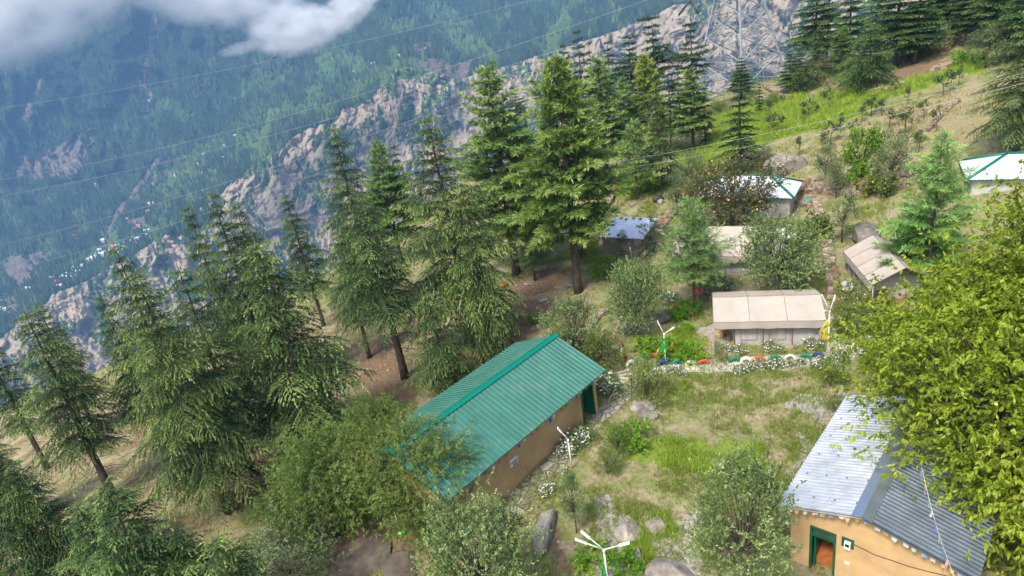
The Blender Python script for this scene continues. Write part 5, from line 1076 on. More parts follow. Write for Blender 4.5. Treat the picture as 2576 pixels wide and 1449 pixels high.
plant('appleSlim', (2118, 610), 'slim open orchard tree on the lawn above the right tent', top=(2108, 470), wide=1.3, group=ga_)
plant('appleSlim', (2325, 600), 'thin crooked orchard tree left of the soft pine', top=(2330, 505), wide=1.7, group=ga_)
plant('apple', (1590, 735), 'hazy bush tree above the stepping stones, behind the loose one', top=(1555, 665), wide=.9, group=ga_)
plant('willow', (1010, 1310), 'tangled willow growing against the left end of the green roof', top=(1020, 1060), wide=.85, rz=.4)
plant('willow', (860, 1340), 'bright feathery willow left of the tangled one', top=(850, 1085), wide=1.05, rz=2.0)
plant('willow', (960, 1150), 'yellowish willow behind the left corner of the green roof', top=(975, 1000), wide=1.0, rz=4)
plant('willow', (1100, 1330), 'loose willow boughs over the left front corner of the green roof', top=(1090, 1085), wide=1.0, rz=3)
plant('bush', (1100, 1340), 'dark green bush under the willow by the green roof', top=(1110, 1200), wide=1.2)
plant('silver', (740, 1500), 'silvery leafed bush at the bottom left of the rock slab', top=(735, 1310), wide=1.0)
plant('bush', (690, 1290), 'low green bush on the rust slope edge', top=(700, 1235), wide=1.3)
plant('willow', (770, 1200), 'bright bush at the top of the willow clump, beside the rust slope', top=(775, 1110), wide=1.0)
plant('grey', (2480, 170), 'grey willow on the upper slope beside the high stone wall', top=(2475, 65), wide=1.5)
plant('grey', (2530, 160), 'second grey willow nearest the top right edge', top=(2530, 60), wide=1.3)
plant('leafy', (2432, 168), 'bright yellow green bush below the high stone wall', top=(2432, 115), wide=1.15)
plant('bush', (1940, 265), 'olive bush at the corner of the bright field by the rubble', top=(1940, 235), wide=1.4)
plant('bush', (1810, 290), 'dark round bush at the foot of the pylon deodars', top=(1808, 250), wide=1.2)
plant('bush', (1890, 265), 'green bush beside the bushy deodar before the pylon', top=(1888, 235), wide=1.2)
plant('leafy', (2318, 355), 'small bright bush on the dry orchard slope', top=(2318, 337), wide=1.4)
plant('bush', (1505, 480), 'green bush in the shade of the paired trunks', top=(1500, 430), wide=1.3)
plant('bush', (1465, 650), 'bright leafy bush between the big pine trunk and the hut', top=(1470, 590), wide=1.5)
plant('leafy', (1535, 690), 'yellow green bush below the stone hut wall', top=(1535, 640), wide=1.4)
plant('leafy', (1590, 480), 'bright hedge of leaves under the small neat pine, left', top=(1585, 455), wide=2.0)
plant('leafy', (1640, 478), 'bright hedge of leaves under the small neat pine, right', top=(1640, 452), wide=1.8)
plant('leafy', (1345, 815), 'small shrub on the bare slope below the pine', top=(1343, 785), wide=1.0)
plant('bush', (1440, 905), 'low growth along the far eave of the green roof', top=(1400, 830), wide=1.3)
plant('bush', (1515, 930), 'bushy growth at the right gable of the green roof', top=(1500, 840), wide=1.0)
plant('bush', (1632, 1010), 'rose covered bush on the right leg of the green arch', top=(1632, 905), wide=.85)
plant('bush', (1560, 1140), 'leafy bush by the grey hoop beside the paved path', top=(1560, 1070), wide=.75)
plant('bush', (1530, 1190), 'grey green bush below the hoop at the lawn edge', top=(1525, 1125), wide=.7)
plant('leafy', (1590, 1120), 'bright upright weeds at the lawn corner by the hoop', top=(1590, 1050), wide=.9)
plant('leafy', (1690, 893), 'lush leaves around the flowerbed behind the left lamp pole', top=(1690, 850), wide=1.5)
plant('leafy', (1640, 890), 'lush leaves at the bend of the stepping stone path', top=(1640, 840), wide=1.3)
plant('leafy', (1740, 905), 'grassy clump beside the gravel of the front tent', top=(1740, 865), wide=1.3)
plant('leafy', (1500, 1420), 'low leaves beside the bottom lamp pole, left side', top=(1490, 1370), wide=1.2)
plant('leafy', (1570, 1440), 'big leafed plant beside the bottom lamp pole, right side', top=(1570, 1385), wide=1.0)
plant('sunflower', ZR(420, 1160), 'tall yellow flowers beside the strip wall above the leafy shrub', h=2.2, wide=.95)
plant('sunflower', ZR(1000, 640), 'yellow flowers at the foot of the terrace wall, middle clump', h=1.7, wide=.9)
plant('sunflower', ZR(1170, 660), 'yellow flowers at the foot of the terrace wall, right clump', h=1.7, wide=.8)
plant('sunflower', ZR(890, 600), 'yellow flowers under the vivid green tree', h=1.5, wide=.8)
plant('sunflower', Z6(1480, 980), 'yellow blooms right of the pink roses near the lawn path', h=1.5, wide=1.3)
plant('rose', Z6(1240, 900), 'pink rose bush in front of the right tent', h=2.1, wide=1.0, group='pink roses')
plant('rose', Z6(1190, 1060), 'pink rose bush beside the lamp pole with the yellow flag', h=2.0, wide=.85, group='pink roses')
plant('rose', Z6(1330, 1080), 'leafy rose bush under the walnut edge by the path', h=1.8, wide=1.1, group='pink roses')
plant('rose', ZG(1205, 800), 'low pink rose between the red and the green tyres', h=.8, wide=1.0, group='pink roses')
plant('rose', Z9(1150, 190), 'small orange pink rose at the tip of the silver roof', h=.9, wide=1.3, group='pink roses')
plant('phlox', ZG(1220, 130), 'lilac phlox in bloom behind the left end of the front tent', h=1.5, wide=1.1)
plant('phlox', ZG(1050, 130), 'paler lilac phlox by the red tyre pine', h=1.2, wide=.9)
plant('phlox', ZM(1040, 750), 'small mauve flowers by the slab steps of the hut', h=.9, wide=1.0)
plant('lily', ZG(900, 350), 'arching lily leaves left of the front tent', h=1.0, wide=1.3)
plant('lily', ZG(800, 380), 'smaller lily clump nearer the lawn bed', h=.9, wide=1.0)
plant('lily', ZG(860, 520), 'orange flowers on the green bed by the brick edging', h=.6, wide=1.5)
plant('lily', ZG(770, 720), 'lush strappy leaves behind the green tyres', h=.9, wide=1.3)
plant('lily', ZG(890, 740), 'strappy leaves above the white tyre', h=.8, wide=1.1)
plant('bush', ZG(1160, 720), 'small clipped conifer like shrub at the corner of the front tent', h=.8, wide=.6)
plant('bush', ZG(2250, 1020), 'white flowering shrub at the lawn end below the lamp pole', h=1.5, wide=.75)
for i, (x, y, h_, w_, lb) in enumerate([(*ZG(680, 200), 1.2, 1.3, 'white daisies in a big clump right of the loose apple tree'), (*ZG(640, 240), .9, 1.0, 'white daisies just below the big clump'), (*ZG(520, 340), .8, 1.1, 'white daisies in the shade behind the left lamp pole'), (*ZG(290, 530), .8, 1.1, 'white daisies under the loose apple tree, left side'), (*ZG(400, 520), .8, 1.1, 'white daisies under the loose apple tree, right side'), (*ZG(480, 650), .6, 1.1, 'few white daisies on the bed beside the red edging'),
    (*ZG(1250, 680), .8, 1.0, 'white daisies under the left bay of the front tent'), (*ZG(1380, 710), .8, 1.1, 'white daisies left of centre before the front tent'), (*ZG(1680, 680), .9, 1.2, 'white daisies before the middle pole of the front tent'), (*ZG(1780, 700), .6, .8, 'small daisies beside the middle clump before the tent'), (*ZG(1930, 670), .6, .7, 'sparse daisies before the right bay of the tent'), (*ZG(2080, 650), .9, 1.2, 'white daisies under the yellow flag'), 
    (*ZG(740, 890), .8, 1.2, 'white daisies at the lawn edge below the blue tyre'), (*ZG(830, 930), .7, .9, 'daisies at the lawn corner nearest the rose arch'), (*ZG(1360, 900), .8, 1.1, 'white daisies on the lawn side of the pale path, left part'), (*ZG(1450, 870), .8, 1.2, 'white daisies on the lawn side, below the white tyre'), (*ZG(1560, 850), .8, 1.3, 'white daisies on the lawn side, below the red tyre'), (*ZG(1680, 850), .8, 1.2, 'white daisies on the lawn side, below the third green tyre'), (*ZG(1800, 840), .8, 1.2, 'white daisies on the lawn side, below the pale tyre'), (*ZG(1930, 820), .8, 1.1, 'white daisies on the lawn side, right part'), (*ZG(2150, 850), 1.0, 1.0, 'tall white flowers left of the pole base on the lawn side'), (*ZG(2350, 780), 1.1, .9, 'tall white flowers at the right end of the pale path'), (*ZG(700, 790), .5, .9, 'low daisies between lamp pole and green tyres'),
    (*ZG(60, 1040), 1.4, 1.3, 'tall bank of daisies against the doorway end of the ochre house'), (*ZG(140, 1090), 1.1, 1.1, 'daisies between the ochre house and the stone path'), (*ZM(920, 870), 1.0, 1.4, 'white daisies beside the path above the orchard'), (*ZM(860, 930), .9, 1.2, 'white daisies lower on the orchard path'), (*ZM(650, 1040), 1.1, 1.4, 'white daisies among the grey shrubs below the hut'), (*ZM(720, 1000), .9, 1.0, 'daisies beside the grey shrubs'), (*ZM(1030, 660), .8, 1.0, 'white daisies near the slab steps of the hut'),
    (*Z8(1780, 440), 1.2, 1.4, 'daisies below the half hidden lamp head by the ochre wall'), (*Z8(1690, 540), 1.0, 1.1, 'daisies at the wall side of the paved path, middle'), (*Z8(1840, 420), 1.0, .9, 'daisies beside the hoop end of the path'), (*Z8(1560, 830), .9, 1.1, 'daisies at the lower end of the paved path'), (*Z8(1700, 700), .7, .8, 'a few daisies above the narrow apple tree')]):
    plant('daisy', (x, y), lb, h=h_ * .6, wide=w_ * 1.15, group='white daisies')
for i, (x, y) in enumerate([(758,800),(655,890),(945,880),(998,890),(1095,820),(675,1000),(912,940),(712,1020),(1420,880),(1190,1000),(1700,780),(1960,720),(2080,650),(1600,720),(1120,1090),(880,1180),(1815,900),(1675,1010),(1910,990),(1780,1150),(1500,870),(2020,700),(1350,930),(1560,960),(1050,1160),(1290,1060)]):
    plant('sapling', Z3(x, y), 'slender dark orchard sapling on the upper slope', h=1.5 + (i * 37 % 10) / 12, wide=1.1 + (i % 3) * .3, group='saplings on the upper slope')
# ------------------------------------------------------------------ paths
def ribbon(name, pts, w, mat, lift=.03, n=5):
    C = [G(*p) for p in pts]; P = []
    for a, c in zip(C[:-1], C[1:]):
        k = max(1, int((c - a).length / .3)); P += [a.lerp(c, i / k) for i in range(k)]
    P.append(C[-1]); V = []; ws = w if isinstance(w, (list, tuple)) else [w] * 2
    for i, p in enumerate(P):
        d = (P[min(i + 1, len(P) - 1)] - P[max(i - 1, 0)]); d.z = 0; d.normalize(); s = Vector((-d.y, d.x, 0)); ww = np.interp(i / len(P), np.linspace(0, 1, len(ws)), ws)
        jl = 1 + .12 * math.sin(i * 1.7) + .1 * math.sin(i * .63)
        for j in range(n):
            q = p + s * (j / (n - 1) - .5) * ww * jl; V.append((q.x, q.y, gz(q.x, q.y) + lift))
    V = np.array(V); i = (np.arange(len(P) - 1)[:, None] * n + np.arange(n - 1)[None]).ravel()
    o = npmesh(name, V, np.c_[i, i + n, i + n + 1, i + 1], mat); return tag(o, kind='structure')
def flagmat(name, cols, gap, scale, gapw=.045):
    m, nt, p = newmat(name); tc = _node(nt, 'ShaderNodeTexCoord').outputs['Object']
    nz = _node(nt, 'ShaderNodeTexNoise'); nz.inputs['Scale'].default_value = 1.5; nt.links.new(tc, nz.inputs['Vector'])
    ad = _node(nt, 'ShaderNodeMix', data_type='VECTOR'); ad.inputs[0].default_value = .12; nt.links.new(tc, ad.inputs[4]); nt.links.new(nz.outputs['Color'], ad.inputs[5])
    vo = _node(nt, 'ShaderNodeTexVoronoi', feature='F1'); ve = _node(nt, 'ShaderNodeTexVoronoi', feature='DISTANCE_TO_EDGE')
    for v_ in (vo, ve): v_.inputs['Scale'].default_value = scale; nt.links.new(ad.outputs[1], v_.inputs['Vector'])
    sp = _node(nt, 'ShaderNodeSeparateColor'); nt.links.new(vo.outputs['Color'], sp.inputs[0])
    c = ramp(nt, sp.outputs[0], cols); c = mixc(nt, .35, c, mixc(nt, noise(nt, 6, 6), (.15, .14, .12), (.7, .68, .62)), 'OVERLAY')
    e = ramp(nt, ve.outputs['Distance'], [(gapw, (0, 0, 0)), (gapw * 1.8, (1, 1, 1))]); nt.links.new(mixc(nt, e, gap, c), p.inputs['Base Color'])
    p.inputs['Roughness'].default_value = .9; nt.links.new(bump(nt, e, .6, .03), p.inputs['Normal']); return m
fm = flagmat('flagstones', [(0, (.22, .20, .17)), (.5, (.33, .30, .26)), (1, (.44, .41, .36))], (.13, .115, .08), 2.3)
ribbon('path', [(1225, 1330), (1300, 1262), (1362, 1196), (1425, 1130), (1490, 1062), (1545, 1022), (1575, 985), (1585, 955)], [1.3, 1.3, 1.1, .9, 1.0, .8, .8], fm)
pc = flagmat('pale_path_stones', [(0, (.40, .38, .34)), (1, (.58, .55, .50))], (.30, .27, .20), 1.3, .03)
ribbon('path', [(1592, 958), (1640, 940), (1700, 927), (1800, 922), (1900, 917), (2000, 911), (2090, 903), (2150, 885), (2200, 850)], [.5, .9, 1.2, 1.3, 1.2, 1.1, 1.0], pc, .034)
ribbon('path', [(2096, 900), (2098, 860), (2090, 820), (2080, 790)], [.6, .5], pc, .038)
b = B(); r = random.Random(3)      # slab steps, laid as one flight
st = [G(*ZG(*q)) for q in ((205, 625), (175, 662), (150, 705), (155, 745), (165, 778), (180, 808), (195, 838), (215, 866), (250, 893), (275, 925), (270, 960), (265, 995))]
for i, p in enumerate(st):
    q = st[min(i + 1, len(st) - 1)] - st[max(i - 1, 0)]; b.box((p.x, p.y, p.z + .04), (.42 * r.uniform(.9, 1.4) * (1.5 if i > 7 else 1), .21, .1), math.atan2(q.y, q.x) + math.pi / 2 + r.uniform(-.15, .15))
o = b.obj('path', stonemat('slab_step', [(0, (.36, .33, .29)), (1, (.52, .49, .44))]), bevel=.015); tag(o, kind='structure')

# ------------------------------------------------------------------ painted tyres
tyre_me = {}
def tyre(px, py, col, rz, label, rad=.26):
    g = G(px, py)
    if col not in tyre_me:
        b = B(); n, m = 28, 10; vs = []
        for i in range(n):
            a = 2 * math.pi * i / n
            for j in range(m):
                e = 2 * math.pi * j / m; ce, se = math.cos(e), math.sin(e); rr = .085 * (abs(ce) ** .7) * (1 if ce > 0 else -1); tt = .075 * (abs(se) ** .7) * (1 if se > 0 else -1); tr_ = .006 * (i % 2) if ce > .5 else 0
                vs.append(((.23 + rr + tr_) * math.cos(a), tt, (.23 + rr + tr_) * math.sin(a)))
        b.add(vs, [(i * m + j, ((i + 1) % n) * m + j, ((i + 1) % n) * m + (j + 1) % m, i * m + (j + 1) % m) for i in range(n) for j in range(m)], 0, True)
        c = dict(blue=(.03, .05, .18), green=(.02, .16, .10), white=(.66, .63, .60), red=(.40, .08, .045), pale=(.66, .56, .50))[col]
        o = b.obj('tyre', M('tyre_' + col, c, .6, var=.15, dirt=(.25, .22, .18))); tyre_me[col] = o.data
    else: o = bpy.data.objects.new('tyre', tyre_me[col]); COL.objects.link(o)
    o.location = g + Vector((0, 0, .03)); o.rotation_euler = (0, 0, rz); s = rad / .26; o.scale = (s, s, s); return tag(o, label, 'tyre', 'painted tyres half buried along the path')
for x, y, c, rz, lb in [(630,825,'blue',.2,'dark blue half buried tyre at the foot of the left lamp pole'), (692,800,'green',.9,'dark green tyre turned sideways behind the left lamp pole'), (772,822,'green',.1,'green tyre between the left lamp pole and the first white tyre'), (903,832,'white',0,'white tyre next to the red tyre on its left'), (1030,820,'red',0,'red tyre with a pale flower in it, left one on the pale path'), (1325,797,'green',.1,'green tyre just right of the pink rose'), (1437,797,'white',-.1,'white tyre between a green and a red one'), (1563,792,'red',-.2,'red tyre below the middle of the front tent'), (1722,780,'green',-.2,'green tyre in the daisies below the middle tent pole'), (1867,775,'pale',-.25,'pale pinkish tyre below the right bay of the tent'), (2012,765,'green',-.3,'green tyre between the pale pinkish and the last blue one'), (2135,752,'blue',-.35,'dark blue tyre closest to the pole with the yellow flag'),
    (322,828,'white',.6,'white tyre at the bend beside the green arch'), (262,782,'red',1.2,'red tyre standing edge-on at the stepping stones'), (238,712,'white',1.4,'white tyre edge-on halfway up the stepping stones'), (230,650,'red',1.5,'red tyre edge-on at the top of the stepping stones')]:
    tyre(*ZG(x, y), c, rz - math.radians(12), lb)
t_ = tyre(1750, 780, 'red', .1, 'red tyre wedged between the twin stems of the young pine', .22); pz = atd(*ZG(975, 105), math.hypot(t_.location.x, t_.location.y) - .25); t_.location = Vector(pz); t_['group'] = 'painted tyres'; del t_['group']

# ------------------------------------------------------------------ lamp poles with flags
def lamp_pole(base, join, arms, label, armlen=.9, r_=.03):
    g = Vector(base) if len(base) == 3 else G(*base); j = Vector(atd(*join, math.hypot(g.x, g.y))); j.x, j.y = g.x, g.y; t = thing('lamp_pole', label, 'street lamp', g, 0, 'solar lamp poles'); hz = j.z - g.z
    b = B(); b.tube([(0, 0, -.1), (0, 0, hz)], r_, 8); b.tube([(0, 0, hz - .12), (0, 0, hz + .02)], r_ * 1.5, 8); b.obj('pole', whitep, t)
    for q in arms:
        e = Vector(vplane(*q[:2], g, 100 if len(q) < 3 else q[2])) - g; s = Vector((0, 0, hz)); d = (e - s).normalized(); L = (e - s).length
        b = B(); b.tube([s, s + d * L * .62], .018, 6); a = b.obj('arm', whitep, t)
        b = B(); c = s + d * L * .81; qd = d.to_track_quat('X', 'Z').to_matrix(); b.box(c, (L * .42, .105, .05), 0, 0, qd); b.obj('lamp_head', M('lamp_housing', (.72, .70, .66), .45, var=.05), a, bevel=.012)
        b = B(); c2 = c - (qd @ Vector((0, 0, .03))); b.box(c2, (L * .34, .075, .012), 0, 0, qd); b.obj('lamp_lens', M('lamp_lens', (.62, .55, .40), .3), a)
    return g, j
p1_, j1 = lamp_pole(ZG(662, 822), ZG(655, 520), [ZG(582, 395), ZG(742, 457)], 'two headed white lamp pole with a green flag by the left tyres')
p2_, j2 = lamp_pole(ZG(2222, 805), ZG(2234, 300), [ZG(2172, 145), ZG(2298, 150), (*ZG(2195, 295), 60)], 'tall white lamp pole with a yellow flag at the right end of the tent')
bl = atz(*Z8(1980, 1250), -16.75); p3_, j3 = lamp_pole((bl[0], bl[1], gz(bl[0], bl[1])), Z8(1980, 1250), [(*Z8(1812, 1112), 110), (*Z8(1770, 1172), 85), (*Z8(2172, 1198), 95)], 'three headed white lamp pole in the foreground at the bottom')
p4_, j4 = lamp_pole(Z8(1740, 640), Z8(1740, 415), [Z8(1632, 330)], 'single headed lamp standing in the daisies beside the ochre wall')
def flag_on(p, j, pts, mat, label, az=100, tails=()):
    """cloth hanging from a pole; pts: outline seen in the vertical plane through the pole"""
    P = [Vector(vplane(*q, p, az)) for q in pts]; O = P[0].copy(); t = thing('prayer_flag', label, 'flag', O); b = B(); n = U(az + 90); c = sum(P, Vector()) / len(P)
    k = len(P); m = 5; vs = []
    for f in range(m + 1):
        for i in range(k):
            q = c.lerp(P[i], f / m); vs.append(q - O + n * (.05 * math.sin(f * 2.2 + i * 1.7) * (f / m) + .03))
    fs = [(f * k + i, f * k + (i + 1) % k, (f + 1) * k + (i + 1) % k, (f + 1) * k + i) for f in range(m) for i in range(k)]
    b.add(vs, fs, 0, True); b.obj('cloth', mat, t)
    for q, mm in tails:
        Q = [Vector(vplane(*z, p, az)) - O + n * .05 for z in q]; b = B(); b.add(Q, [tuple(range(len(Q)))], 0); b.obj('tail', mm, t)
flag_on(p1_, j1, [ZG(655, 540), ZG(666, 620), ZG(662, 710), ZG(620, 700), ZG(590, 690), ZG(610, 610), ZG(640, 560)], M('green_flag_cloth', (.03, .26, .05), .85, var=.2), 'bright green pennant hanging from the left lamp pole', tails=[([ZG(590, 655), ZG(578, 700), ZG(570, 735), ZG(528, 712), ZG(530, 698), ZG(560, 700)], FLAGC['red']), ([ZG(600, 640), ZG(590, 690), ZG(566, 712), ZG(575, 670)], FLAGC['yellow'])])
flag_on(p2_, j2, [ZG(2240, 370), ZG(2243, 460), ZG(2240, 570), ZG(2180, 575), ZG(2130, 590), ZG(2165, 540), ZG(2135, 500), ZG(2175, 450), ZG(2215, 385)], M('yellow_flag_cloth', (.45, .40, .06), .85, var=.25), 'ragged yellow flag hanging from the right lamp pole', tails=[([ZG(2145, 500), ZG(2130, 515), ZG(2100, 522), ZG(2105, 505)], FLAGC['blue']), ([ZG(2165, 540), ZG(2160, 575), ZG(2140, 580)], FLAGC['red'])])
flag_on(p3_, j3, [Z8(1982, 1300), Z8(1995, 1380), Z8(2005, 1500), Z8(1958, 1500), Z8(1965, 1380)], M('green_flag_cloth', (.03, .26, .05)), 'green pennant furled round the foreground lamp pole')
def hoop(pts, rad, mat, label, az):
    g = G(*pts[0]); P = [Vector(vplane(*q, g, az)) - g for q in pts]; S = []
    for i in range(len(P) - 1):
        for k in range(5):
            t = k / 5; p0 = P[max(i - 1, 0)]; p1 = P[i]; p2 = P[i + 1]; p3 = P[min(i + 2, len(P) - 1)]
            S.append(.5 * ((2 * p1) + (p2 - p0) * t + (2 * p0 - 5 * p1 + 4 * p2 - p3) * t * t + (3 * p1 - p0 - 3 * p2 + p3) * t ** 3))
    S.append(P[-1]); b = B(); b.tube(S, rad, 8); o = b.obj('garden_arch', mat); o.location = g; tag(o, label, 'garden arch')
hoop([ZG(335, 1200), ZG(330, 1060), ZG(328, 940), ZG(345, 830), ZG(385, 760), ZG(435, 735), ZG(475, 762), ZG(490, 830), ZG(494, 960), ZG(505, 1080)], .022, M('teal_pipe', (0, .17, .11), .4), 'dark green pipe arch over the stone path beside the rose bush', 100)
hoop([ZG(118, 1270), ZG(113, 1180), ZG(135, 1120), ZG(180, 1100), ZG(225, 1120), ZG(240, 1190), ZG(255, 1300)], .016, M('grey_pipe', (.2, .21, .22), .5), 'thin grey hoop at the lower end of the green arch path', 100)
b = B(); g = G(*ZG(2370, 800)); q = Vector(atd(*ZG(2402, 460), math.hypot(g.x, g.y))) - g; b.tube([(0, 0, -.1), q * .5, q], .014, 5); o = b.obj('stake', M('teal_pipe', (0, .17, .11))); o.location = g; tag(o, 'leaning thin green stake at the right end of the pale path', 'stake')
# odds and ends
def lump(name, px, py, s, mat, label, cat, seed=1, lift=0.0):
    g = G(px, py, lift); me = rockmesh(seed, *s, sub=2, rough=.3); me.materials.append(mat); o = bpy.data.objects.new(name, me); COL.objects.link(o); o.location = g + Vector((0, 0, s[2] * .7)); o.rotation_euler = (0, 0, seed); return tag(o, label, cat)
lump('sack', *Z5(1228, 715), (.36, .3, .34), M('orange_sack', (.62, .17, .02), .7, var=.3, scale=6), 'bright orange sack lying under the dense broad deodar', 'sack', 4)
lump('tarp_scrap', *ZR(365, 700), (.35, .25, .15), M('teal_plastic', (.02, .3, .36), .5), 'small teal plastic scrap on the low wall by the cottage', 'plastic sheet', 6)
def drum():
    g = G(*ZM(950, 400)); t = thing('oil_drum', 'dark drum lying on its side by the small pinkish boulder', 'drum', g, .5); b = B(); b.tube([(-.4, 0, .26), (.4, 0, .26)], .26, 16); b.obj('body', M('charred_steel', (.035, .035, .045), .7), t)
    for x in (-.4, -.13, .13, .4):
        b = B(); b.tube([(x - .015, 0, .26), (x + .015, 0, .26)], .275, 16); b.obj('hoop', M('rusty_hoop', (.10, .06, .045), .8), t)
drum()
def kite():
    p = Vector(atd(*Z8(445, 1130), 20.5)); t = thing('paper_toy', 'tiny green toy with a striped tail hanging over the rock slab', 'toy', p); b = B(); b.tube([(0, 0, .9), (0, 0, 0)], .004, 4); b.obj('string', M('white_cord', (.5, .5, .5)), t)
    me = rockmesh(8, .09, .05, .1, 2); me.materials.append(M('lime_plastic', (.08, .6, .1), .5)); o = bpy.data.objects.new('body', me); COL.objects.link(o); o.parent = t
    for i, c in enumerate(('red', 'yellow', 'blue', 'red')):
        b = B(); b.box((-.03 - i * .035, 0, -.14 - i * .09), (.05, .02, .08), 0); b.obj('tail_piece', FLAGC[c], t)
kite()
g = G(*Z8(20, 1440)); 
b = B(); b.tube([(0, 0, -.06), (0, 0, 0), (0, 0, .06)], [.1, .16, .1], 12); b.tube([(0, 0, .06), (0, 0, .1)], .06, 8); o = b.obj('lantern', M('orange_lantern', (.75, .34, .02), .6)); o.location = g + Vector((0, 0, .1)); tag(o, 'small orange lantern at the bottom edge left of the rock slab', 'lantern')
b = B(); b.box((0, 0, .3), (.9, .5, .6), .2); b.box((0, 0, .62), (1.0, .6, .05), .2); o = b.obj('crate', tealcap, bevel=.01); o.location = G(1712, 1475); o.scale = (.5, .5, .6); tag(o, 'teal painted box peeping in at the bottom edge beside the grey boulder', 'box')

# ------------------------------------------------------------------ wires
wire_m = M('pale_wire', (.42, .42, .41), .5, var=.05)
def wire(pa, da, pm, pb, db, label, rad, grp, name='power_line'):
    A, Bp = Vector(atd(*pa, da)), Vector(atd(*pb, db)); n = (Bp - A).cross(Vector((0, 0, 1))); d = Vector(ray(*pm)); Mx = d * (A.dot(n) / d.dot(n)); t = (Vector((Mx.x, Mx.y, 0)) - Vector((A.x, A.y, 0))).length / (Vector((Bp.x, Bp.y, 0)) - Vector((A.x, A.y, 0))).length
    chord = A.z + (Bp.z - A.z) * t; k = (chord - Mx.z) / max(1e-3, t * (1 - t)); k = max(0, k)
    b = B(); b.tube([A.lerp(Bp, i / 40) - A - Vector((0, 0, k * (i / 40) * (1 - i / 40))) for i in range(41)], rad, 5)
    o = b.obj(name, wire_m); o.location = A; return tag(o, label, 'power line', grp)
wire((2620, 172), 46, (2200, 275), (1440, 425), 56, 'upper of the two white cables crossing the right slope', .009, 'near cables')
wire((2620, 198), 45, (2200, 300), (1440, 442), 55, 'lower of the two white cables crossing the right slope', .009, 'near cables')
for i, (a, m, c, da, dc, lb) in enumerate([((-60,281),(640,161),(1340,0),230,150,'far power line highest on the mountain'), ((-60,462),(859,252),(1640,-5),230,120,'far power line second from the top'), ((-60,503),(859,291),(1768,8),230,100,'far power line third from the top'), ((-60,628),(859,364),(1768,30),230,100,'far power line second from the bottom, passing just over the village'), ((-60,697),(859,415),(1780,35),230,100,'far power line lowest, crossing behind the deodar tops')]):
    wire(a, da, m, c, dc, lb, .017, 'pylon power lines')

# ------------------------------------------------------------------ pylon
def pylon():
    pyl = M('pylon_zinc', (.30, .33, .35), .6, .1)
    c = atd(1860, 215, 100); zb = -19.5; cx_, cy_ = c[0], c[1]; t = thing('pylon', 'grey steel lattice pylon rising behind the ridge deodars', 'pylon', (cx_, cy_, zb), math.radians(28))
    ht = 30; zz = [0, 3.4, 6.6, 9.6, 12.2, 14.6, 16.9, 19, 21, 23, 25, 27, 30]
    def hw(z): return 4.9 + (1.75 - 4.9) * min(1, z / 15.5) if z < 15.5 else 1.75 + (1.0 - 1.75) * (z - 15.5) / 14.5
    cr = lambda z: [Vector((sx * hw(z), sy * hw(z), z)) for sx, sy in ((-1, -1), (1, -1), (1, 1), (-1, 1))]
    for k in range(4):
        b = B(); b.tube([cr(z)[k] for z in (-1.5, *zz)], .15, 4, sm=False); b.obj('leg', pyl, t)
    b = B(); bt = lambda p, q, r_=.055: b.tube([p, q], r_, 4, cap=False, sm=False)
    for z0, z1 in zip(zz[:-1], zz[1:]):
        A, C = cr(z0), cr(z1)
        for k in range(4):
            k2 = (k + 1) % 4; bt(A[k], C[k2], .09); bt(A[k2], C[k], .09); bt(C[k], C[k2], .07)
            if z0 < 12:
                mA, x = (A[k] + C[k]) / 2, (A[k] + A[k2] + C[k] + C[k2]) / 4; bt(mA, x, .04); bt((A[k2] + C[k2]) / 2, x, .04); bt((A[k] + A[k2]) / 2, x, .035)
    b.obj('bracing', pyl, t)
    for z, L in ((14.6, 6.5), (20.5, 6.0), (26, 5.0)):
        for s in (-1, 1):
            b = B(); h0 = hw(z); tip = Vector((s * (h0 + L), 0, z + .3)); rt = [Vector((s * h0, y, z)) for y in (-h0, h0)] + [Vector((s * h0, y, z + 1.8)) for y in (-h0, h0)]
            for p in rt: b.tube([p, tip], .07, 4, sm=False)
            for f in (.3, .6): b.tube([rt[0].lerp(tip, f), rt[1].lerp(tip, f)], .05, 4, sm=False); b.tube([rt[0].lerp(tip, f), rt[2].lerp(tip, f + .1)], .05, 4, sm=False)
            b.obj('crossarm', steel if z > 15 else M('rusty_angle', (.34, .22, .17), .7), t)
            b = B(); b.tube([tip, tip + Vector((s * .6, 1.5, -1.6))], .13, 6); b.tube([tip, tip + Vector((s * .3, -1.5, -1.6))], .13, 6); b.obj('insulator', M('dark_insulator', (.05, .045, .05), .4), t)
pylon()

# ------------------------------------------------------------------ far houses
hw_m = [M('far_white_wall', (.42, .40, .37), .9), M('far_tan_wall', (.5, .42, .33), .9)]; hr_m = [M('far_white_roof', (.55, .56, .57), .5, bmp=0), M('far_red_roof', (.62, .11, .09), .6, bmp=0), M('far_green_roof', (.1, .36, .26), .6, bmp=0), M('far_blue_roof', (.35, .48, .62), .6, bmp=0)]
def far_house(px, py, w, d, h, roof, wall, az, label, grp):
    p = MH(px, py)
    if p is None: return
    sc = p.length / 1500 ; w *= sc; d *= sc; h *= sc
    t = thing('village_house', label, 'house', p + Vector((0, 0, -1)), az, grp); b = B(); b.box((0, 0, h / 2 - 2), (w, d, h + 4)); b.obj('wall', hw_m[wall], t)
    b = B(); ex = .12 * d; zr = h + d * .28; b.add([(-w / 2 - 1, -d / 2 - ex, h + .02), (w / 2 + 1, -d / 2 - ex, h + .02), (w / 2 + 1, 0, zr), (-w / 2 - 1, 0, zr), (w / 2 + 1, d / 2 + ex, h + .02), (-w / 2 - 1, d / 2 + ex, h + .02)], [(0, 1, 2, 3), (3, 2, 4, 5), (0, 3, 5), (1, 4, 2), (0, 5, 4, 1)]); b.obj('roof', hr_m[roof], t)
r = random.Random(8); RN = ['white', 'red', 'green', 'blue']
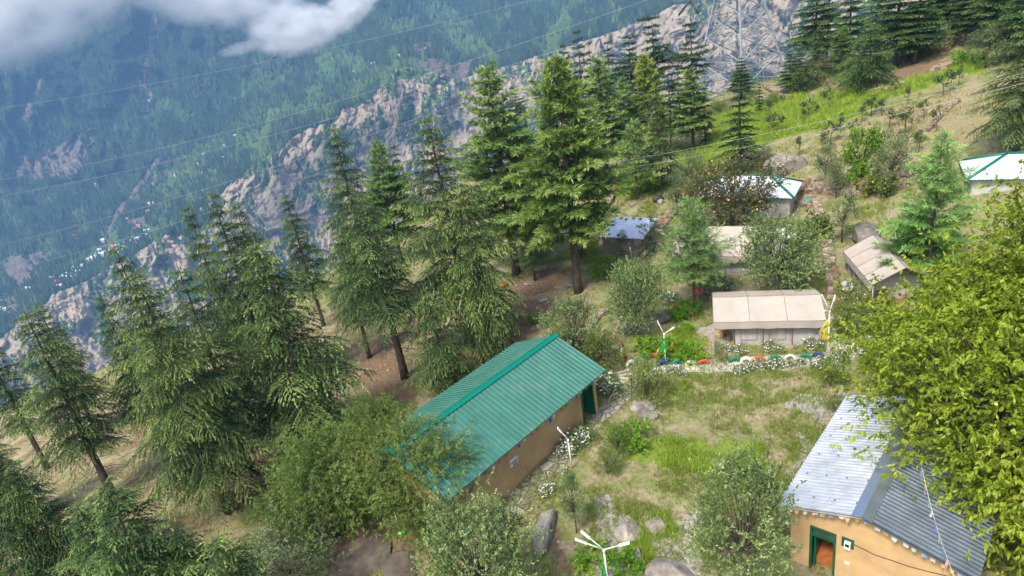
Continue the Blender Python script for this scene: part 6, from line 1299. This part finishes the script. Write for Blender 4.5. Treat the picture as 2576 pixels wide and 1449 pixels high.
for x, y, w, rf, lb in [(*Z4(435, 690), 17, 1, 'large pink-red roofed house at the lower end of the cliff village'), (*Z4(440, 722), 15, 0, 'white house below the large red roof in the village'), (*Z4(230, 742), 18, 0, 'pale long building apart from the village at its lower left'), (*Z4(875, 420), 17, 1, 'long red roofed house in the upper half of the village'), (*Z4(790, 374), 12, 0, 'lone white house above the middle of the village'), (*Z4(1055, 262), 9, 1, 'small red roof high above the village by a deodar tip'), (*Z4(770, 470), 17, 3, 'wide pale blue roof at the middle of the village'), (*Z4(1010, 350), 13, 2, 'pale green roof at the upper end of the village'), (*Z4(500, 640), 12, 2, 'green roof just above the large red one'), (*Z4(1150, 96), 12, 0, 'white house alone on the green shelf above the village')]:
    far_house(x, y, w, w * .65, 5, rf, 0, r.uniform(-.6, .2), lb, 'houses of the cliff village')
row = [Z4(*q) for q in ((470,665),(490,655),(520,625),(545,625),(560,605),(575,585),(600,575),(610,590),(630,560),(640,575),(655,555),(685,518),(710,500),(720,515),(735,495),(750,480),(790,480),(815,465),(835,455),(850,445),(900,440),(915,455),(930,420),(940,440),(900,420),(990,365),(1000,345),(1020,360),(1030,400),(1010,380),(1045,360),(1075,330),(1100,310),(1110,340),(1115,300),(960,395),(400,665),(760,450),(560,650),(600,610))]
for i, (x, y) in enumerate(row):
    rf = r.choice([0, 0, 0, 0, 2, 3]); far_house(x, y, r.uniform(7, 12), r.uniform(6, 8), r.uniform(4, 7), rf, r.choice([0, 0, 1]), r.uniform(-.7, .3), 'small %s roofed house crowded in the village strung along the cliff edge' % RN[rf], '%s roofed houses of the cliff village' % RN[rf])
for x, y in [Z1(*q) for q in ((1015,1013),(895,1145),(863,1190),(880,1315),(1130,767),(1733,972),(1785,1065),(1700,1105),(1725,1103),(1727,1120),(1690,1192),(1502,1243),(1535,1305),(1525,1315),(720,1395),(1330,1330),(1165,1015),(1775,1028),(1540,1170))] + [Z4(*q) for q in ((1120,148),(1185,165),(1185,200),(1250,212),(1405,65),(1460,40),(1570,45),(962,208),(1105,255))] + [Z2(*q) for q in ((85,550),(630,375),(240,484),(432,424))] + [Z4(*q) for q in ((20,875),(45,885),(5,830))]:
    far_house(x, y, r.uniform(4, 7), 4.5, 3.5, 0, 0, r.uniform(-.6, .3), 'lone white speck of a house on the green mountain shelf', 'lone white houses on the mountain shelf')

# ------------------------------------------------------------------ grass and small stones
def grass():
    rng = np.random.default_rng(77); N = 800000; az = np.radians(rng.uniform(-38, 42, N)); D = 15 + 85 * rng.random(N) ** 1.25; X, Y = D * np.sin(az), D * np.cos(az); Z = hgt(X, Y)
    mk = masks(X, Y); cl = fbm(X * .55, Y * .55, 88, 4, .6); cl2 = fbm(X * 2.2, Y * 2.2, 89, 3)
    w = .13 + mk['lawn'] * .55 + mk['bright'] * 1.0 + mk['dry'] * .25 - mk['gravel'] * .55 - mk['soil'] * .42
    w = w * np.clip((cl - .36) * 4.0, .02, 1.3) * np.clip((cl2 - .25) * 2.2, 0, 1.2)
    near = np.clip((40 - D) / 12, 0, 1) * .16; keep = rng.random(N) < np.clip(w + near * (cl > .45), 0, 1)
    px, py = proj(np.c_[X, Y, Z]); keep &= (px > -40) & (px < 2620) & (py > -20) & (py < 1500)
    X, Y, Z, D, cl = X[keep], Y[keep], Z[keep], D[keep], cl[keep]; br = mk['bright'][keep]; dr = mk['dry'][keep]; n = len(X)
    k = 3; X = np.repeat(X, k) + rng.normal(0, .04, n * k); Y = np.repeat(Y, k) + rng.normal(0, .04, n * k); Z = np.repeat(Z, k) - .02; Dn = np.repeat(D, k); cl = np.repeat(cl, k); br = np.repeat(br, k); dr = np.repeat(dr, k)
    L = (.10 + .13 * rng.random(n * k) + .22 * br * rng.random(n * k) + .12 * np.clip(cl - .5, 0, 1)) * (1 + Dn / 70); Wd = .012 + .00042 * Dn
    d = rng.normal(size=(n * k, 3)) * .38 + np.array([0, 0, 1.0])
    ti = np.clip(.42 + rng.normal(0, .14, n * k) + .30 * br - .30 * dr + (cl - .5) * .6, 0, 1)
    V, Fq, t = leafgeo(np.c_[X, Y, Z], d, L, Wd, ti, rng)
    gm = leafmat('grass_blade', [(0, (.22, .18, .08)), (.3, (.24, .26, .08)), (.55, (.20, .30, .05)), (.8, (.27, .40, .04)), (1, (.40, .52, .07))], .35, .6, 0)
    o = npmesh('grass', V, Fq, gm, tint=t); tag(o, kind='stuff')
grass()
def pebbles():
    rng = np.random.default_rng(5); N = 60000; az = np.radians(rng.uniform(-36, 40, N)); D = 16 + 50 * rng.random(N) ** 1.2; X, Y = D * np.sin(az), D * np.cos(az); mk = masks(X, Y); cl = fbm(X * .7, Y * .7, 14, 3)
    keep = rng.random(N) < np.clip(.03 + mk['gravel'] * .6 + mk['soil'] * .10 + mk['dry'] * .05 + (cl > .6) * .10, 0, 1); X, Y = X[keep], Y[keep]; Z = hgt(X, Y); n = len(X)
    s = .02 + .07 * rng.random(n) ** 4; base = np.array([(1, 0, 0), (0, 1, 0), (-1, 0, 0), (0, -1, 0), (0, 0, .8), (0, 0, -.8)]); ang = rng.random(n) * 6.28; ca, sa = np.cos(ang), np.sin(ang)
    V = base[None] * s[:, None, None] * rng.uniform(.6, 1.5, (n, 6, 1)); V = np.stack([V[..., 0] * ca[:, None] - V[..., 1] * sa[:, None], V[..., 0] * sa[:, None] + V[..., 1] * ca[:, None], V[..., 2]], 2) + np.c_[X, Y, Z][:, None]
    fb = np.array([(0, 1, 4), (1, 2, 4), (2, 3, 4), (3, 0, 4), (1, 0, 5), (2, 1, 5), (3, 2, 5), (0, 3, 5)]); Fq = (np.arange(n)[:, None, None] * 6 + fb[None]).reshape(-1, 3)
    o = npmesh('gravel', V.reshape(-1, 3), Fq, stonemat('loose_stone', [(0, (.18, .15, .12)), (.5, (.32, .28, .23)), (1, (.52, .48, .42))])); tag(o, kind='stuff')
pebbles()
# ------------------------------------------------------------------ air and clouds
def haze():
    b = B(); b.box((0, 1700, -60), (7000, 4600, 2400))
    m = bpy.data.materials.new('haze'); m.use_nodes = True; nt = m.node_tree; nt.nodes.clear()
    out = _node(nt, 'ShaderNodeOutputMaterial'); v = _node(nt, 'ShaderNodeVolumePrincipled')
    v.inputs['Color'].default_value = (0.27, 0.52, 0.88, 1); v.inputs['Density'].default_value = HAZE_D; v.inputs['Anisotropy'].default_value = 0.0
    nt.links.new(v.outputs[0], out.inputs['Volume'])
    o = b.obj('haze', m); tag(o, kind='stuff'); return o
HAZE_D = 1.85e-4
haze()
def cloud(px, py, D, sx, sy, sz, roll, dens, label, seed, thr=.46, nsc=2.6):
    c = Vector(atd(px, py, D)); b = B(); n, m = 16, 10; vs = [(0, 0, -1)]
    for j in range(1, m):
        a = math.pi * j / m - math.pi / 2
        vs += [(math.cos(a) * math.cos(2 * math.pi * i / n), math.cos(a) * math.sin(2 * math.pi * i / n), math.sin(a)) for i in range(n)]
    vs.append((0, 0, 1)); fs = [(0, 1 + (i + 1) % n, 1 + i) for i in range(n)] + [(1 + j * n + i, 1 + j * n + (i + 1) % n, 1 + (j + 1) * n + (i + 1) % n, 1 + (j + 1) * n + i) for j in range(m - 2) for i in range(n)] + [(1 + (m - 2) * n + i, 1 + (m - 2) * n + (i + 1) % n, len(vs) - 1) for i in range(n)]
    b.add(vs, fs, 0, True); mt = bpy.data.materials.new('cloud_vapour'); mt.use_nodes = True; nt = mt.node_tree; nt.nodes.clear()
    out = _node(nt, 'ShaderNodeOutputMaterial'); v = _node(nt, 'ShaderNodeVolumePrincipled'); tc = _node(nt, 'ShaderNodeTexCoord').outputs['Object']
    ln = _node(nt, 'ShaderNodeVectorMath', operation='LENGTH'); nt.links.new(tc, ln.inputs[0])
    mp = _node(nt, 'ShaderNodeMapping'); mp.inputs['Location'].default_value = (seed * 3.3, seed, 0); mp.inputs['Scale'].default_value = (sx / sz * .6, sy / sz * .6, 1); nt.links.new(tc, mp.inputs[0])
    nz = _node(nt, 'ShaderNodeTexNoise'); nz.inputs['Scale'].default_value = nsc; nz.inputs['Detail'].default_value = 5; nz.inputs['Roughness'].default_value = .58; nt.links.new(mp.outputs[0], nz.inputs['Vector'])
    f = math_(nt, 'SUBTRACT', 1.0, ln.outputs['Value']); s = math_(nt, 'ADD', math_(nt, 'MULTIPLY', f, .8), math_(nt, 'MULTIPLY', math_(nt, 'SUBTRACT', nz.outputs[0], thr), 2.7))
    s = math_(nt, 'MULTIPLY', s, math_(nt, 'MULTIPLY', f, 4.0, True)); d = math_(nt, 'MULTIPLY', math_(nt, 'MAXIMUM', s, 0.0), dens)
    nt.links.new(d, v.inputs['Density']); v.inputs['Color'].default_value = (.995, .995, 1.0, 1); v.inputs['Anisotropy'].default_value = 0.0; nt.links.new(v.outputs[0], out.inputs['Volume'])
    o = b.obj('cloud', mt); o.location = c; o.scale = (sx, sy, sz); o.rotation_euler = (0, math.radians(roll), math.radians(-azel(px, py)[0])); tag(o, label, 'cloud'); o['kind'] = 'stuff'
cloud(35, -65, 1250, 265, 120, 118, -15, .015, 'soft bank of cloud over the top left corner', 1, thr=.40)
cloud(560, -20, 1300, 150, 90, 62, 8, .03, 'bright cloud hanging at the top edge left of centre', 2, thr=.42)
cloud(735, 75, 1280, 85, 60, 46, 0, .045, 'brightest puff of cloud below the top edge', 3, thr=.40)
cloud(870, 25, 1300, 105, 50, 34, -28, .028, 'ragged arm of cloud reaching up to the right', 4, thr=.43)
cloud(605, 122, 1280, 42, 25, 12, -5, .03, 'thin wisp of cloud under the bright puff', 5, thr=.42)
